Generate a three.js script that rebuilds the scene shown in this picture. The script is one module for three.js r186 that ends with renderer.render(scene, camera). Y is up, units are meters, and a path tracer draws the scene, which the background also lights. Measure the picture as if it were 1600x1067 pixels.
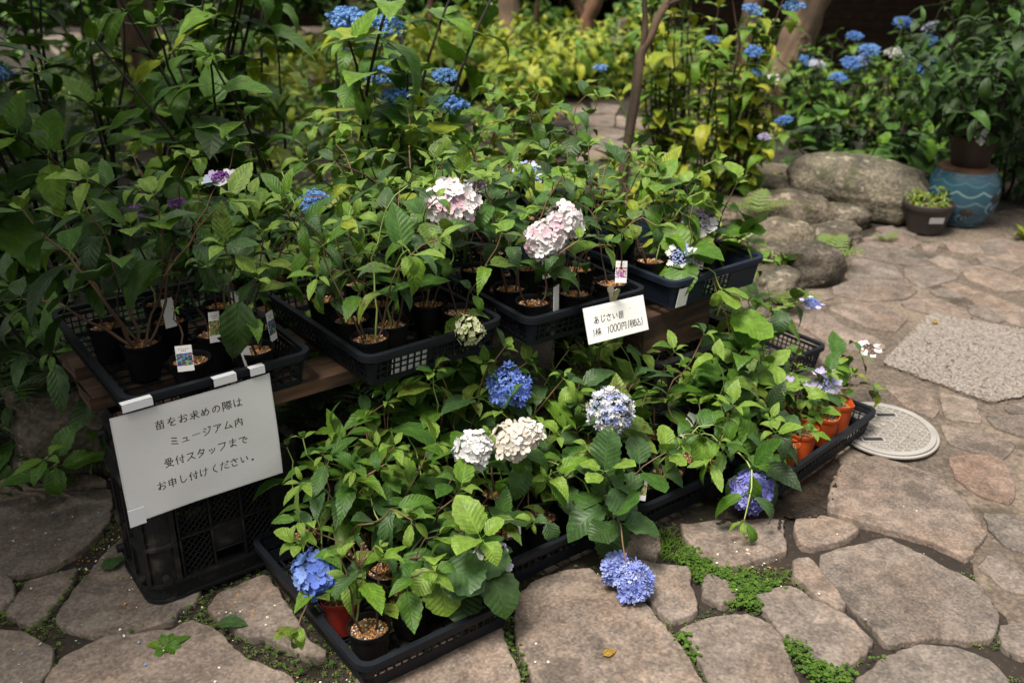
import * as THREE from 'three';
import { mergeGeometries, mergeVertices } from 'three/addons/utils/BufferGeometryUtils.js';
import { ImprovedNoise } from 'three/addons/math/ImprovedNoise.js';

// ───────────────────────── camera, sky, sun, exposure ─────────────────────────
const scene = new THREE.Scene();
const camera = new THREE.PerspectiveCamera(37.74, 1.5, 0.05, 120);
camera.position.set(0, 1.29, 0);
camera.rotation.x = THREE.MathUtils.degToRad(-23.85);
camera.focus = 2.0;
camera.userData.fStop = 3.8;

const SUN_DIR = new THREE.Vector3(-0.36, 1.25, 0.2).normalize();
{
  const W = 128, H = 64, d = new Float32Array(W * H * 4);
  for (let j = 0; j < H; j++) for (let i = 0; i < W; i++) {
    const el = ((j + 0.5) / H - 0.5) * Math.PI, az = ((i + 0.5) / W - 0.5) * 2 * Math.PI;
    const y = Math.sin(el), x = Math.cos(az) * Math.cos(el), z = Math.sin(az) * Math.cos(el);
    const up = Math.max(0, y), glow = Math.pow(Math.max(0, x * SUN_DIR.x + y * SUN_DIR.y + z * SUN_DIR.z), 6);
    const l = 0.11 + 0.44 * up + 0.3 * glow, k = (j * W + i) * 4;
    d[k] = l * 1.0; d[k + 1] = l * 1.0; d[k + 2] = l * (1.0 - 0.06 * glow); d[k + 3] = 1;
  }
  const sky = new THREE.DataTexture(d, W, H, THREE.RGBAFormat, THREE.FloatType);
  sky.mapping = THREE.EquirectangularReflectionMapping; sky.magFilter = THREE.LinearFilter; sky.needsUpdate = true;
  scene.background = sky; scene.environment = sky;
}
const sun = new THREE.DirectionalLight(new THREE.Color(1, 0.94, 0.85), 3.2);
sun.position.copy(SUN_DIR).multiplyScalar(20); sun.target.position.set(0, 0, -3.5);
sun.castShadow = true; sun.shadow.radius = 36; sun.shadow.mapSize.set(2048, 2048);
Object.assign(sun.shadow.camera, { left: -9, right: 9, top: 9, bottom: -9, near: 1, far: 45 });
scene.add(sun, sun.target);
const renderer = new THREE.WebGLRenderer({ antialias: true });
renderer.toneMapping = THREE.LinearToneMapping;
renderer.toneMappingExposure = 2.35;
renderer.shadowMap.enabled = true;

// ───────────────────────── helpers ─────────────────────────
let seed = 20240611;
function rnd() { seed = (seed + 0x6D2B79F5) | 0; let t = Math.imul(seed ^ (seed >>> 15), 1 | seed); t = (t + Math.imul(t ^ (t >>> 7), 61 | t)) ^ t; return ((t ^ (t >>> 14)) >>> 0) / 4294967296; }
const R = (a, b) => a + (b - a) * rnd();
const pick = (a) => a[Math.floor(rnd() * a.length)];
const V = (x, y, z) => new THREE.Vector3(x, y, z);
const noise3 = new ImprovedNoise();
const N3 = (x, y, z) => noise3.noise(x, y, z);
const TAU = Math.PI * 2;

const used = {};
const numbered = (n) => { used[n] = (used[n] ?? -1) + 1; return used[n] ? `${n}_${String(used[n]).padStart(3, '0')}` : n; };
function tag(o, label, category, group) { o.userData.label = label; o.userData.category = category; if (group) o.userData.group = group; return o; }
function thing(name, label, category, pos = [0, 0, 0], turn = 0, group) {
  const g = new THREE.Group(); g.name = numbered(name); g.position.set(...pos); g.rotation.y = turn; scene.add(g);
  return tag(g, label, category, group);
}
function part(parent, name, geo, mat) { const m = new THREE.Mesh(geo, mat); m.name = name; parent.add(m); return m; }
function struct(name, geo, mat) { const m = new THREE.Mesh(geo, mat); m.name = numbered(name); m.userData.kind = 'structure'; scene.add(m); return m; }
function single(name, geo, mat, label, category, group) { const m = new THREE.Mesh(geo, mat); m.name = numbered(name); scene.add(m); return tag(m, label, category, group); }
function stuffOf(parent, name, geo, mat, mats4) {
  const im = new THREE.InstancedMesh(geo, mat, mats4.length); mats4.forEach((m, i) => im.setMatrixAt(i, m));
  im.name = name; im.userData.kind = 'stuff'; parent.add(im); return im;
}

const clean = (g) => { const o = g.index ? g.clone() : g.clone(); for (const k of Object.keys(o.attributes)) if (!['position', 'normal', 'uv'].includes(k)) o.deleteAttribute(k); if (!o.index) { const n = o.attributes.position.count; o.setIndex([...Array(n).keys()]); } return o; };
const merge = (list) => mergeGeometries(list.map(clean));
function box(w, h, d, x = 0, y = 0, z = 0, rx = 0, ry = 0, rz = 0) {
  const g = new THREE.BoxGeometry(w, h, d), uv = g.attributes.uv, p = g.attributes.position, n = g.attributes.normal;
  for (let i = 0; i < uv.count; i++) { const ax = Math.abs(n.getX(i)) > 0.5, ay = Math.abs(n.getY(i)) > 0.5; uv.setXY(i, ax ? p.getZ(i) : p.getX(i), ay ? p.getZ(i) : p.getY(i)); }
  if (rx || ry || rz) g.applyMatrix4(new THREE.Matrix4().makeRotationFromEuler(new THREE.Euler(rx, ry, rz)));
  return g.translate(x, y, z);
}
// bar between two points, square section
function bar(a, b, w, h = w) {
  const d = b.clone().sub(a), l = d.length(), g = new THREE.BoxGeometry(w, h, l);
  return g.applyMatrix4(new THREE.Matrix4().compose(a.clone().add(b).multiplyScalar(0.5), new THREE.Quaternion().setFromUnitVectors(V(0, 0, 1), d.normalize()), V(1, 1, 1)));
}
// tapered tube through points; radii a number list or [r0, r1]
function tube(pts, r0, r1, rad = 6, wob = 0) {
  const n = pts.length, pos = [], nor = [], uv = [], idx = [];
  let u = Math.abs(pts[1].clone().sub(pts[0]).normalize().y) > 0.9 ? V(1, 0, 0) : V(0, 1, 0), len = 0;
  for (let i = 0; i < n; i++) {
    const t = pts[Math.min(i + 1, n - 1)].clone().sub(pts[Math.max(i - 1, 0)]).normalize();
    u = u.sub(t.clone().multiplyScalar(u.dot(t))).normalize(); const v = t.clone().cross(u);
    if (i) len += pts[i].distanceTo(pts[i - 1]);
    const r = r0 + (r1 - r0) * i / (n - 1);
    for (let j = 0; j <= rad; j++) {
      const a = j / rad * TAU, c = u.clone().multiplyScalar(Math.cos(a)).add(v.clone().multiplyScalar(Math.sin(a)));
      const rr = r * (1 + wob * N3(pts[i].x * 9 + Math.cos(a) * 0.9, pts[i].y * 9, pts[i].z * 9 + Math.sin(a) * 0.9));
      pos.push(pts[i].x + c.x * rr, pts[i].y + c.y * rr, pts[i].z + c.z * rr); nor.push(c.x, c.y, c.z); uv.push(j / rad * Math.max(r0 * 6, 0.02), len);
      if (i && j) { const k = i * (rad + 1) + j; idx.push(k - rad - 2, k - rad - 1, k, k - rad - 2, k, k - 1); }
    }
  }
  // end cap
  const c0 = (n - 1) * (rad + 1), tip = pos.length / 3, e = pts[n - 1]; pos.push(e.x, e.y, e.z); const td = e.clone().sub(pts[n - 2]).normalize(); nor.push(td.x, td.y, td.z); uv.push(0, len);
  for (let j = 0; j < rad; j++) idx.push(c0 + j, c0 + j + 1, tip);
  return geom(pos, idx, uv, nor);
}
function geom(pos, idx, uv, nor) {
  const g = new THREE.BufferGeometry();
  g.setAttribute('position', new THREE.Float32BufferAttribute(pos, 3)); g.setIndex(idx);
  g.setAttribute('uv', new THREE.Float32BufferAttribute(uv ?? new Array(pos.length / 3 * 2).fill(0), 2));
  if (nor) g.setAttribute('normal', new THREE.Float32BufferAttribute(nor, 3)); else g.computeVertexNormals();
  return g;
}
const spline = (pts, n) => new THREE.CatmullRomCurve3(pts).getPoints(n);

// ───────────────────────── textures ─────────────────────────
const hash = (x, y, s) => { let h = Math.imul(x, 374761393) ^ Math.imul(y, 668265263) ^ Math.imul(s, 1274126177); h = Math.imul(h ^ (h >>> 13), 1274126177); return ((h ^ (h >>> 16)) >>> 0) / 4294967296; };
function pn(u, v, per, s = 0) {
  const x = u * per, y = v * per, ix = Math.floor(x), iy = Math.floor(y), fx = x - ix, fy = y - iy, a = fx * fx * (3 - 2 * fx), b = fy * fy * (3 - 2 * fy), m = (k) => ((k % per) + per) % per;
  const h = (i, j) => hash(m(i), m(j), s);
  return (h(ix, iy) * (1 - a) + h(ix + 1, iy) * a) * (1 - b) + (h(ix, iy + 1) * (1 - a) + h(ix + 1, iy + 1) * a) * b;
}
function fbm(u, v, per, oct, s = 0, gain = 0.55) { let t = 0, a = 1, w = 0; for (let o = 0; o < oct; o++) { t += a * pn(u, v, per << o, s + o * 17); w += a; a *= gain; } return t / w; }
const ss = (a, b, x) => { const t = Math.min(1, Math.max(0, (x - a) / (b - a))); return t * t * (3 - 2 * t); };
const mixc = (a, b, t) => a.map((x, i) => x + (b[i] - x) * t);
function dataTex(w, h, fn, srgb = true) {
  const d = new Uint8Array(w * h * 4);
  for (let j = 0; j < h; j++) for (let i = 0; i < w; i++) { const c = fn((i + 0.5) / w, (j + 0.5) / h), k = (j * w + i) * 4; for (let q = 0; q < 3; q++) d[k + q] = Math.max(0, Math.min(255, (Array.isArray(c) ? c[q] : c) * 255)); d[k + 3] = 255; }
  const t = new THREE.DataTexture(d, w, h, THREE.RGBAFormat); t.wrapS = t.wrapT = THREE.RepeatWrapping; t.magFilter = THREE.LinearFilter; t.minFilter = THREE.LinearMipmapLinearFilter; t.generateMipmaps = true;
  if (srgb) t.colorSpace = THREE.SRGBColorSpace; t.needsUpdate = true; return t;
}
const rgb = (r, g, b) => new THREE.Color().setRGB(r, g, b);
const std = (o) => new THREE.MeshStandardMaterial(o);

// flagstone: fine grain, darker blotches, pale mineral flecks (values are multiplied by each stone's colour)
const TX = {};
TX.stone = dataTex(1024, 1024, (u, v) => {
  const a = fbm(u, v, 3, 6, 1), b = fbm(u, v, 24, 4, 9), f = fbm(u, v, 160, 2, 31), streak = fbm(u, (v * 1), 6, 5, 77);
  let l = 0.6 + 0.26 * (a - 0.5) + 0.3 * (b - 0.5) + 0.3 * (f - 0.5);
  let c = mixc([l, l * 0.95, l * 0.9], [l * 1.0, l * 0.92, l * 0.85], ss(0.45, 0.75, streak));
  const pale = ss(0.66, 0.76, fbm(u, v, 14, 5, 51)) * 0.3; c = mixc(c, [0.86, 0.84, 0.8], pale);
  const dark = ss(0.63, 0.75, fbm(u, v, 9, 6, 63)) * 0.28; c = mixc(c, [0.22, 0.2, 0.17], dark);
  if (f > 0.86) c = mixc(c, [0.85, 0.83, 0.8], 0.25);
  return c;
});
TX.stoneBump = dataTex(1024, 1024, (u, v) => 0.5 * fbm(u, v, 5, 7, 3) + 0.3 * fbm(u, v, 40, 4, 9) + 0.2 * fbm(u, v, 160, 2, 31), false);
TX.soil = dataTex(512, 512, (u, v) => { const a = fbm(u, v, 6, 6, 5), g = fbm(u, v, 70, 3, 8); let c = mixc([0.16, 0.13, 0.1], [0.33, 0.27, 0.21], 0.6 * a + 0.5 * (g - 0.2)); if (g > 0.74) c = mixc(c, [0.55, 0.46, 0.36], 0.55); return c; });
TX.soilBump = dataTex(512, 512, (u, v) => 0.5 * fbm(u, v, 12, 5, 5) + 0.5 * fbm(u, v, 70, 3, 8), false);
TX.mortar = dataTex(1024, 1024, (u, v) => { const a = fbm(u, v, 4, 6, 21), g = fbm(u, v, 120, 3, 28), l = 0.56 + 0.35 * (a - 0.5) + 0.35 * (g - 0.5); return mixc([l, l * 0.93, l * 0.85], [0.27, 0.24, 0.19], ss(0.6, 0.8, fbm(u, v, 11, 5, 91)) * 0.6); });
TX.bark = dataTex(256, 512, (u, v) => { const a = fbm(u * 1, v * 0.25, 16, 5, 3), b = fbm(u, v, 8, 5, 13), l = 0.5 + 0.7 * (a - 0.5) + 0.3 * (b - 0.5); return mixc([l, l * 0.9, l * 0.8], [0.7, 0.72, 0.66], ss(0.62, 0.75, fbm(u, v, 6, 5, 44)) * 0.5); });
TX.barkBump = dataTex(256, 512, (u, v) => fbm(u, v * 0.25, 16, 5, 3) * 0.6 + fbm(u, v, 8, 5, 13) * 0.4, false);
TX.rock = dataTex(1024, 1024, (u, v) => { const a = fbm(u, v, 3, 7, 11), b = fbm(u, v, 48, 4, 19); let l = 0.52 + 0.5 * (a - 0.5) + 0.5 * (b - 0.5); let c = [l, l * 0.95, l * 0.86]; c = mixc(c, [0.33, 0.36, 0.2], ss(0.52, 0.7, fbm(u, v, 7, 6, 71)) * 0.45); c = mixc(c, [0.85, 0.83, 0.77], ss(0.69, 0.74, fbm(u, v, 12, 5, 5)) * 0.75); return c; });
TX.rockBump = dataTex(1024, 1024, (u, v) => fbm(u, v, 6, 7, 11) * 0.55 + fbm(u, v, 48, 4, 19) * 0.45, false);
TX.wood = dataTex(512, 512, (u, v) => { const r = fbm(u * 1, v * 1, 4, 4, 2), g = pn(u * 0.08 + r * 0.02, v, 96, 6), l = 0.5 + 0.35 * (g - 0.5) + 0.3 * (fbm(u * 0.5, v, 32, 4, 3) - 0.5); return mixc([l, l * 0.78, l * 0.58], [0.2, 0.15, 0.11], ss(0.6, 0.78, r) * 0.5); });
TX.plastic = dataTex(512, 512, (u, v) => { const a = fbm(u, v, 8, 6, 17), s = fbm(u, v, 60, 3, 5); let l = 0.8 + 0.25 * (a - 0.5); let c = [l, l, l]; return mixc(c, [1, 0.92, 0.8], ss(0.6, 0.82, a) * 0.55 + (s > 0.78 ? 0.25 : 0)); });
TX.dusty = dataTex(512, 512, (u, v) => { const a = fbm(u, v, 6, 6, 17), s = fbm(u, v, 50, 3, 5), k = ss(0.5, 0.78, a) * 0.55 + ss(0.66, 0.85, s) * 0.35; return mixc([0.098, 0.1, 0.106], [0.36, 0.32, 0.27], k); });
TX.plasticRough = dataTex(512, 512, (u, v) => 0.55 + 0.6 * (fbm(u, v, 8, 6, 17) - 0.35), false);
// leaf: u along the blade, v across; pale midrib and side veins, slightly uneven blade
const vein = (u, v) => { const z = Math.abs(v - 0.5) * 2, ph = (u - 0.26 * Math.pow(z, 0.85)) * 8.5 + 0.25, d = Math.abs(ph - Math.round(ph)); return Math.max(1 - ss(0.008, 0.034 * (1.15 - u), z), (1 - ss(0.015, 0.07, d)) * 0.4 * (1 - ss(0.5, 1, z) * 0.6)); };
const leafTex = (blot) => dataTex(256, 256, (u, v) => {
  const n = fbm(u, v, 8, 5, 7), f = fbm(u, v, 40, 3, 12), w = vein(u, v); let l = 0.74 + 0.3 * (n - 0.5) + 0.16 * (f - 0.5); let c = mixc([l, l, l], [0.98, 1, 0.9], w * 0.5);
  if (blot) { const b = ss(blot, blot + 0.07, fbm(u, v, 5, 5, 33 + blot * 100)); c = mixc(c, [0.62, 0.42, 0.36], b * 0.85); }
  return c;
});
TX.leaf = leafTex(0); TX.leafSpot = leafTex(0.6); TX.leafSpot2 = leafTex(0.66);
TX.leafBump = dataTex(256, 256, (u, v) => { const z = Math.abs(v - 0.5) * 2, ph = (u - 0.26 * Math.pow(z, 0.85)) * 8.5 + 0.25, d = Math.abs(ph - Math.round(ph)); return 0.25 + 0.4 * ss(0, 0.45, d) * ss(0, 0.15, z) + 0.2 * fbm(u, v, 30, 3, 4); }, false);
TX.petal = dataTex(64, 64, (u, v) => { const l = 0.86 + 0.2 * (fbm(u, v, 8, 3, 4) - 0.5) - 0.06 * Math.abs(Math.sin(v * 40)); return [l, l, l]; });
const tiled = (t, rx, ry, ox = 0, oy = 0) => { const c = t.clone(); c.repeat.set(rx, ry); c.offset.set(ox, oy); c.needsUpdate = true; return c; };
const NEAR_FLAGS = [
[0.388,-1.893,0.468,-1.911,0.613,-1.911,0.598,-1.851,0.598,-1.809,0.584,-1.793,0.495,-1.754,0.440,-1.739,0.407,-1.785,0.384,-1.851],
[0.648,-1.911,0.708,-1.928,0.769,-1.897,0.774,-1.872,0.725,-1.834,0.661,-1.813,0.636,-1.817,0.637,-1.859],
[0.769,-2.050,0.839,-2.173,0.924,-2.195,1.043,-2.100,1.062,-1.955,1.051,-1.859,0.975,-1.770,0.924,-1.834,0.823,-1.893,0.735,-1.951],
[0.670,-1.785,0.804,-1.838,0.835,-1.842,0.907,-1.754,0.964,-1.679,0.958,-1.582,0.916,-1.518,0.863,-1.512,0.809,-1.524,0.714,-1.506,0.706,-1.543,0.675,-1.623,0.655,-1.723],
[0.604,-1.758,0.635,-1.770,0.646,-1.723,0.667,-1.619,0.654,-1.599,0.623,-1.644,0.591,-1.709],
[0.493,-1.651,0.578,-1.676,0.603,-1.637,0.656,-1.589,0.687,-1.512,0.664,-1.481,0.601,-1.434,0.559,-1.457,0.564,-1.493,0.526,-1.524],
[0.626,-1.400,0.702,-1.469,0.778,-1.496,0.834,-1.490,0.887,-1.452,0.897,-1.400,0.843,-1.275,0.572,-1.275],
[0.331,-1.543,0.393,-1.579,0.463,-1.586,0.504,-1.556,0.514,-1.493,0.516,-1.396,0.496,-1.300,0.379,-1.300,0.343,-1.512],
[0.405,-1.723,0.446,-1.694,0.457,-1.637,0.421,-1.616,0.391,-1.644],
[0.238,-1.770,0.288,-1.754,0.374,-1.735,0.365,-1.679,0.365,-1.596,0.309,-1.569,0.282,-1.630,0.251,-1.709],
[0.011,-1.644,0.052,-1.690,0.104,-1.720,0.165,-1.727,0.190,-1.694,0.270,-1.609,0.293,-1.550,0.323,-1.469,0.339,-1.396,0.323,-1.300,0.043,-1.300,0.038,-1.428,0.019,-1.475,0.009,-1.556],
[0.242,-1.851,0.327,-1.867,0.320,-1.817,0.304,-1.770,0.249,-1.781,0.196,-1.826],
[-0.278,-1.411,-0.223,-1.493,-0.163,-1.524,-0.082,-1.623,-0.037,-1.609,-0.019,-1.524,0.006,-1.434,0.014,-1.396,0.006,-1.300,-0.273,-1.300],
[-0.839,-1.396,-0.837,-1.457,-0.777,-1.518,-0.657,-1.537,-0.631,-1.566,-0.572,-1.537,-0.524,-1.481,-0.489,-1.457,-0.420,-1.423,-0.391,-1.396,-0.342,-1.300,-0.821,-1.300],
[-1.045,-1.531,-0.961,-1.534,-0.916,-1.518,-0.863,-1.481,-0.854,-1.440,-0.855,-1.396,-0.832,-1.300,-0.930,-1.300],
[-0.896,-1.576,-0.895,-1.665,-0.887,-1.739,-0.862,-1.851,-0.772,-1.785,-0.651,-1.694,-0.641,-1.630,-0.668,-1.602,-0.669,-1.576,-0.763,-1.524,-0.875,-1.550],
[-1.003,-1.596,-1.003,-1.694,-0.923,-1.735,-0.914,-1.679,-0.926,-1.589,-0.942,-1.556],
[-1.256,-1.955,-1.111,-2.021,-0.961,-2.040,-0.918,-1.911,-0.925,-1.851,-0.948,-1.785,-0.987,-1.731,-1.045,-1.716,-1.141,-1.723],
[-0.605,-1.609,-0.589,-1.651,-0.517,-1.709,-0.485,-1.665,-0.389,-1.512,-0.349,-1.475,-0.363,-1.463,-0.413,-1.487,-0.475,-1.524,-0.505,-1.524,-0.578,-1.576],
[-1.313,-2.070,-1.176,-2.110,-1.030,-2.110,-0.986,-2.080,-1.117,-2.035,-1.223,-1.983],
[-1.129,-1.701,-1.060,-1.709,-1.044,-1.694,-1.008,-1.637,-1.022,-1.609,-1.070,-1.582]];
const FAR_FLAGS = [
[1.420,-3.942,1.585,-3.928,1.642,-3.750,1.616,-3.661,1.544,-3.648,1.377,-3.777],
[1.691,-3.928,1.743,-3.899,1.707,-3.830,1.669,-3.844],
[1.792,-3.956,1.875,-3.942,1.919,-3.858,1.847,-3.790,1.771,-3.817],
[1.174,-3.412,1.286,-3.515,1.391,-3.492,1.474,-3.390,1.396,-3.304,1.258,-3.283,1.163,-3.347],
[1.287,-3.599,1.360,-3.750,1.478,-3.648,1.463,-3.515,1.399,-3.515,1.273,-3.527],
[1.511,-3.623,1.628,-3.648,1.678,-3.527,1.591,-3.469,1.498,-3.412,1.484,-3.527],
[1.103,-3.222,1.191,-3.262,1.290,-3.242,1.338,-3.123,1.255,-3.012,1.182,-3.048,1.109,-3.192],
[1.052,-3.368,1.137,-3.390,1.146,-3.315,1.075,-3.283],
[1.373,-3.262,1.415,-3.294,1.522,-3.294,1.568,-3.202,1.557,-3.123,1.477,-3.123,1.373,-3.222],
[1.595,-3.232,1.637,-3.242,1.674,-3.123,1.628,-3.086,1.573,-3.162],
[1.512,-3.368,1.576,-3.412,1.616,-3.319,1.538,-3.315],
[1.582,-3.446,1.650,-3.457,1.784,-3.202,1.712,-3.048,1.671,-3.086,1.622,-3.304],
[1.730,-3.623,1.828,-3.648,1.916,-3.480,1.873,-3.390,1.774,-3.379,1.705,-3.503],
[1.645,-3.724,1.712,-3.777,1.774,-3.699,1.781,-3.636,1.698,-3.575,1.646,-3.673],
[1.847,-3.750,1.941,-3.750,1.970,-3.648,1.906,-3.599,1.831,-3.673],
[1.924,-3.942,2.014,-3.913,1.991,-3.803,1.898,-3.790],
[0.943,-3.123,1.055,-3.212,1.103,-3.048,1.169,-2.968,1.182,-2.882,1.114,-2.841,1.012,-2.907,0.976,-3.030],
[1.090,-2.612,1.193,-2.570,1.186,-2.463,1.151,-2.412,1.102,-2.489],
[1.231,-2.556,1.307,-2.516,1.270,-2.388,1.187,-2.412],
[1.381,-2.476,1.453,-2.502,1.423,-2.438,1.378,-2.444],
[1.307,-2.419,1.417,-2.425,1.360,-2.304,1.300,-2.363],
[1.161,-2.369,1.267,-2.328,1.304,-2.259,1.241,-2.193,1.141,-2.270],
[1.113,-2.195,1.223,-2.217,1.237,-2.173,1.213,-2.060,1.169,-1.988,1.116,-2.021,1.091,-2.100],
[0.996,-1.746,1.034,-1.785,1.059,-1.777,1.079,-1.701,1.055,-1.651,1.017,-1.665],
[1.094,-1.946,1.197,-1.928,1.129,-1.785,1.086,-1.817,1.077,-1.884],
[0.955,-1.556,1.022,-1.563,0.974,-1.463,0.931,-1.493],
[1.455,-3.985,1.640,-4.090,1.690,-3.933,1.544,-3.818],
[1.824,-3.875,2.030,-3.985,2.189,-3.875,2.093,-3.679,1.910,-3.717],
[2.084,-4.046,2.341,-4.182,2.230,-3.959,2.112,-3.933],
[1.721,-4.164,1.762,-4.127,1.702,-4.037,1.640,-4.090],
[1.573,-4.136,1.651,-4.164,1.653,-4.090,1.580,-4.037],
[0.305,-7.087,0.482,-7.039,0.516,-6.760,0.380,-6.629,0.284,-6.760],
[0.340,-6.672,0.524,-6.586,0.675,-6.629,0.633,-6.261,0.405,-6.339],
[0.360,-6.261,0.597,-6.222,0.722,-6.091,0.603,-5.859,0.383,-5.964],
[0.419,-5.929,0.656,-5.825,0.727,-5.627,0.570,-5.502,0.422,-5.692],
[0.558,-7.039,0.740,-6.944,0.688,-6.672,0.544,-6.672],
[0.692,-6.586,0.871,-6.502,0.832,-6.184,0.661,-6.261],
[0.292,-5.659,0.470,-5.596,0.526,-5.412,0.347,-5.353],
[1.169,-5.659,1.282,-5.502,1.209,-5.324,1.082,-5.382],
[1.250,-5.353,1.413,-5.238,1.318,-5.048,1.164,-5.101],
[0.984,-5.426,1.071,-5.324,1.007,-5.155,0.919,-5.238],
[-2.043,-8.141,-1.841,-8.401,-1.440,-8.204,-1.286,-7.552,-1.520,-7.287,-1.857,-7.552],
[-2.563,-9.836,-2.265,-10.161,-1.867,-9.703,-1.853,-9.008,-2.273,-9.124],
[-2.727,-12.352,-2.375,-12.932,-1.818,-12.352,-1.727,-11.213,-2.258,-11.098],
[-2.037,-6.379,-1.877,-6.544,-1.663,-6.184,-1.762,-5.964],
[-4.828,-10.559,-4.652,-11.098,-4.054,-10.067,-4.152,-9.405],
[-3.896,-9.202,-3.762,-9.616,-3.359,-8.821,-3.471,-8.401]];
const ROUGH_PATCH = [1.429,-3.152,1.703,-3.000,1.491,-2.556,1.344,-2.502,1.134,-2.761];
const WET_PATCH = [0.450,-1.893,0.606,-1.983,0.682,-2.080,0.782,-2.206,0.826,-2.206,0.769,-2.050,0.716,-1.937,0.651,-1.919,0.625,-1.937,0.599,-1.834,0.600,-1.919,0.528,-1.911];
const MORTAR_AREA = [0.766,-3.272,0.923,-3.465,1.088,-3.465,1.293,-3.755,1.469,-3.985,1.665,-4.164,2.437,-4.378,1.772,-2.789,1.089,-1.493,0.973,-1.585,0.980,-1.751,0.953,-1.821,0.693,-2.056,0.789,-2.175,0.833,-2.273];

// ───────────────────────── ground and paving ─────────────────────────
const M = {};
M.soil = std({ color: rgb(0.34, 0.31, 0.28), map: TX.soil, bumpMap: TX.soilBump, bumpScale: 0.006, roughness: 0.95 });
M.mortar = std({ color: rgb(0.4, 0.355, 0.32), map: TX.mortar, bumpMap: TX.stoneBump, bumpScale: 0.003, roughness: 0.9 });
const flagTints = [[0.4, 0.353, 0.325], [0.355, 0.318, 0.296], [0.435, 0.375, 0.338], [0.34, 0.31, 0.293], [0.395, 0.338, 0.306]];
M.flags = flagTints.map((c) => std({ color: rgb(...c), map: TX.stone, bumpMap: TX.stoneBump, bumpScale: 0.0022, roughness: 0.82 }));
M.redFlag = std({ color: rgb(0.37, 0.285, 0.245), map: TX.stone, bumpMap: TX.stoneBump, bumpScale: 0.004, roughness: 0.85 });

// outline in x,z pairs -> smooth closed polygon with small irregularities
function outline(flat, step = 0.02, jag = 0.003, tension = 0.35) {
  const p = []; for (let i = 0; i < flat.length; i += 2) p.push(V(flat[i], 0, flat[i + 1]));
  const c = new THREE.CatmullRomCurve3(p, true, 'catmullrom', tension), n = Math.max(14, Math.round(c.getLength() / step)), q = c.getSpacedPoints(n); q.pop();
  for (const a of q) { a.x += jag * 2 * N3(a.x * 40, 3.1, a.z * 40) + jag * N3(a.x * 110, 1.1, a.z * 110); a.z += jag * 2 * N3(a.x * 40, 8.4, a.z * 40) + jag * N3(a.x * 110, 5.7, a.z * 110); }
  let area = 0; q.forEach((a, i) => { const b = q[(i + 1) % q.length]; area += a.x * b.z - b.x * a.z; }); if (area > 0) q.reverse();
  return q;
}
function centroidInset(q, d) { // moves along the inward normal; direction found from the winding
  let area = 0; q.forEach((a, i) => { const b = q[(i + 1) % q.length]; area += a.x * b.z - b.x * a.z; }); const s = area > 0 ? 1 : -1;
  return q.map((p, i) => { const a = q[(i - 2 + q.length) % q.length], b = q[(i + 2) % q.length], t = b.clone().sub(a).normalize(); return V(p.x - t.z * d * s, 0, p.z + t.x * d * s); });
}
function slabGeo(q, top, depth, bevel, uvScale, rough = 0.0) {
  const n = q.length, rings = [[q, top - depth, 0], [q, top - bevel * 1.1, 0.25], [centroidInset(q, bevel * 0.45), top - bevel * 0.3, 0.7], [centroidInset(q, bevel * 1.3), top, 1], [centroidInset(q, bevel * 2.2), top, 1]];
  const pos = [], nor = [], uv = [], idx = [], an = R(0, TAU), ca = Math.cos(an), sa = Math.sin(an), ou = rnd(), ov = rnd();
  const out = q.map((p, i) => { const a = q[(i - 1 + n) % n], b = q[(i + 1) % n], t = b.clone().sub(a).normalize(); return [t.z, -t.x]; });
  let area = 0; q.forEach((a, i) => { const b = q[(i + 1) % n]; area += a.x * b.z - b.x * a.z; }); const s = area > 0 ? 1 : -1;
  rings.forEach(([r, y, up], k) => r.forEach((p, i) => {
    const dy = rough * N3(p.x * 30, 2, p.z * 30);
    pos.push(p.x, y + dy, p.z); const h = Math.sqrt(1 - up * up); nor.push(out[i][0] * s * h, up, out[i][1] * s * h);
    uv.push((p.x * ca - p.z * sa) * uvScale + ou + (k === 0 ? depth * uvScale : 0), (p.x * sa + p.z * ca) * uvScale + ov);
    if (k) { const a = (k - 1) * n + i, b = (k - 1) * n + (i + 1) % n, c = k * n + i, d = k * n + (i + 1) % n; idx.push(a, c, b, b, c, d); }
  }));
  const last = rings.length - 1, tri = THREE.ShapeUtils.triangulateShape(rings[last][0].map((p) => new THREE.Vector2(p.x, p.z)), []);
  for (const t of tri) idx.push(last * n + t[0], last * n + t[1], last * n + t[2]);
  const g = geom(pos, idx, uv, nor), ia = g.index.array;
  for (let t = 0; t < ia.length; t += 3) { // faces wind with their normals
    const [a, b, c] = [ia[t], ia[t + 1], ia[t + 2]], P = (k) => V(pos[k * 3], pos[k * 3 + 1], pos[k * 3 + 2]), fn = P(b).sub(P(a)).cross(P(c).sub(P(a)));
    if (fn.dot(V(nor[a * 3] + nor[b * 3] + nor[c * 3], nor[a * 3 + 1] + nor[b * 3 + 1] + nor[c * 3 + 1], nor[a * 3 + 2] + nor[b * 3 + 2] + nor[c * 3 + 2])) < 0) { ia[t + 1] = c; ia[t + 2] = b; }
  }
  return g;
}
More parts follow.
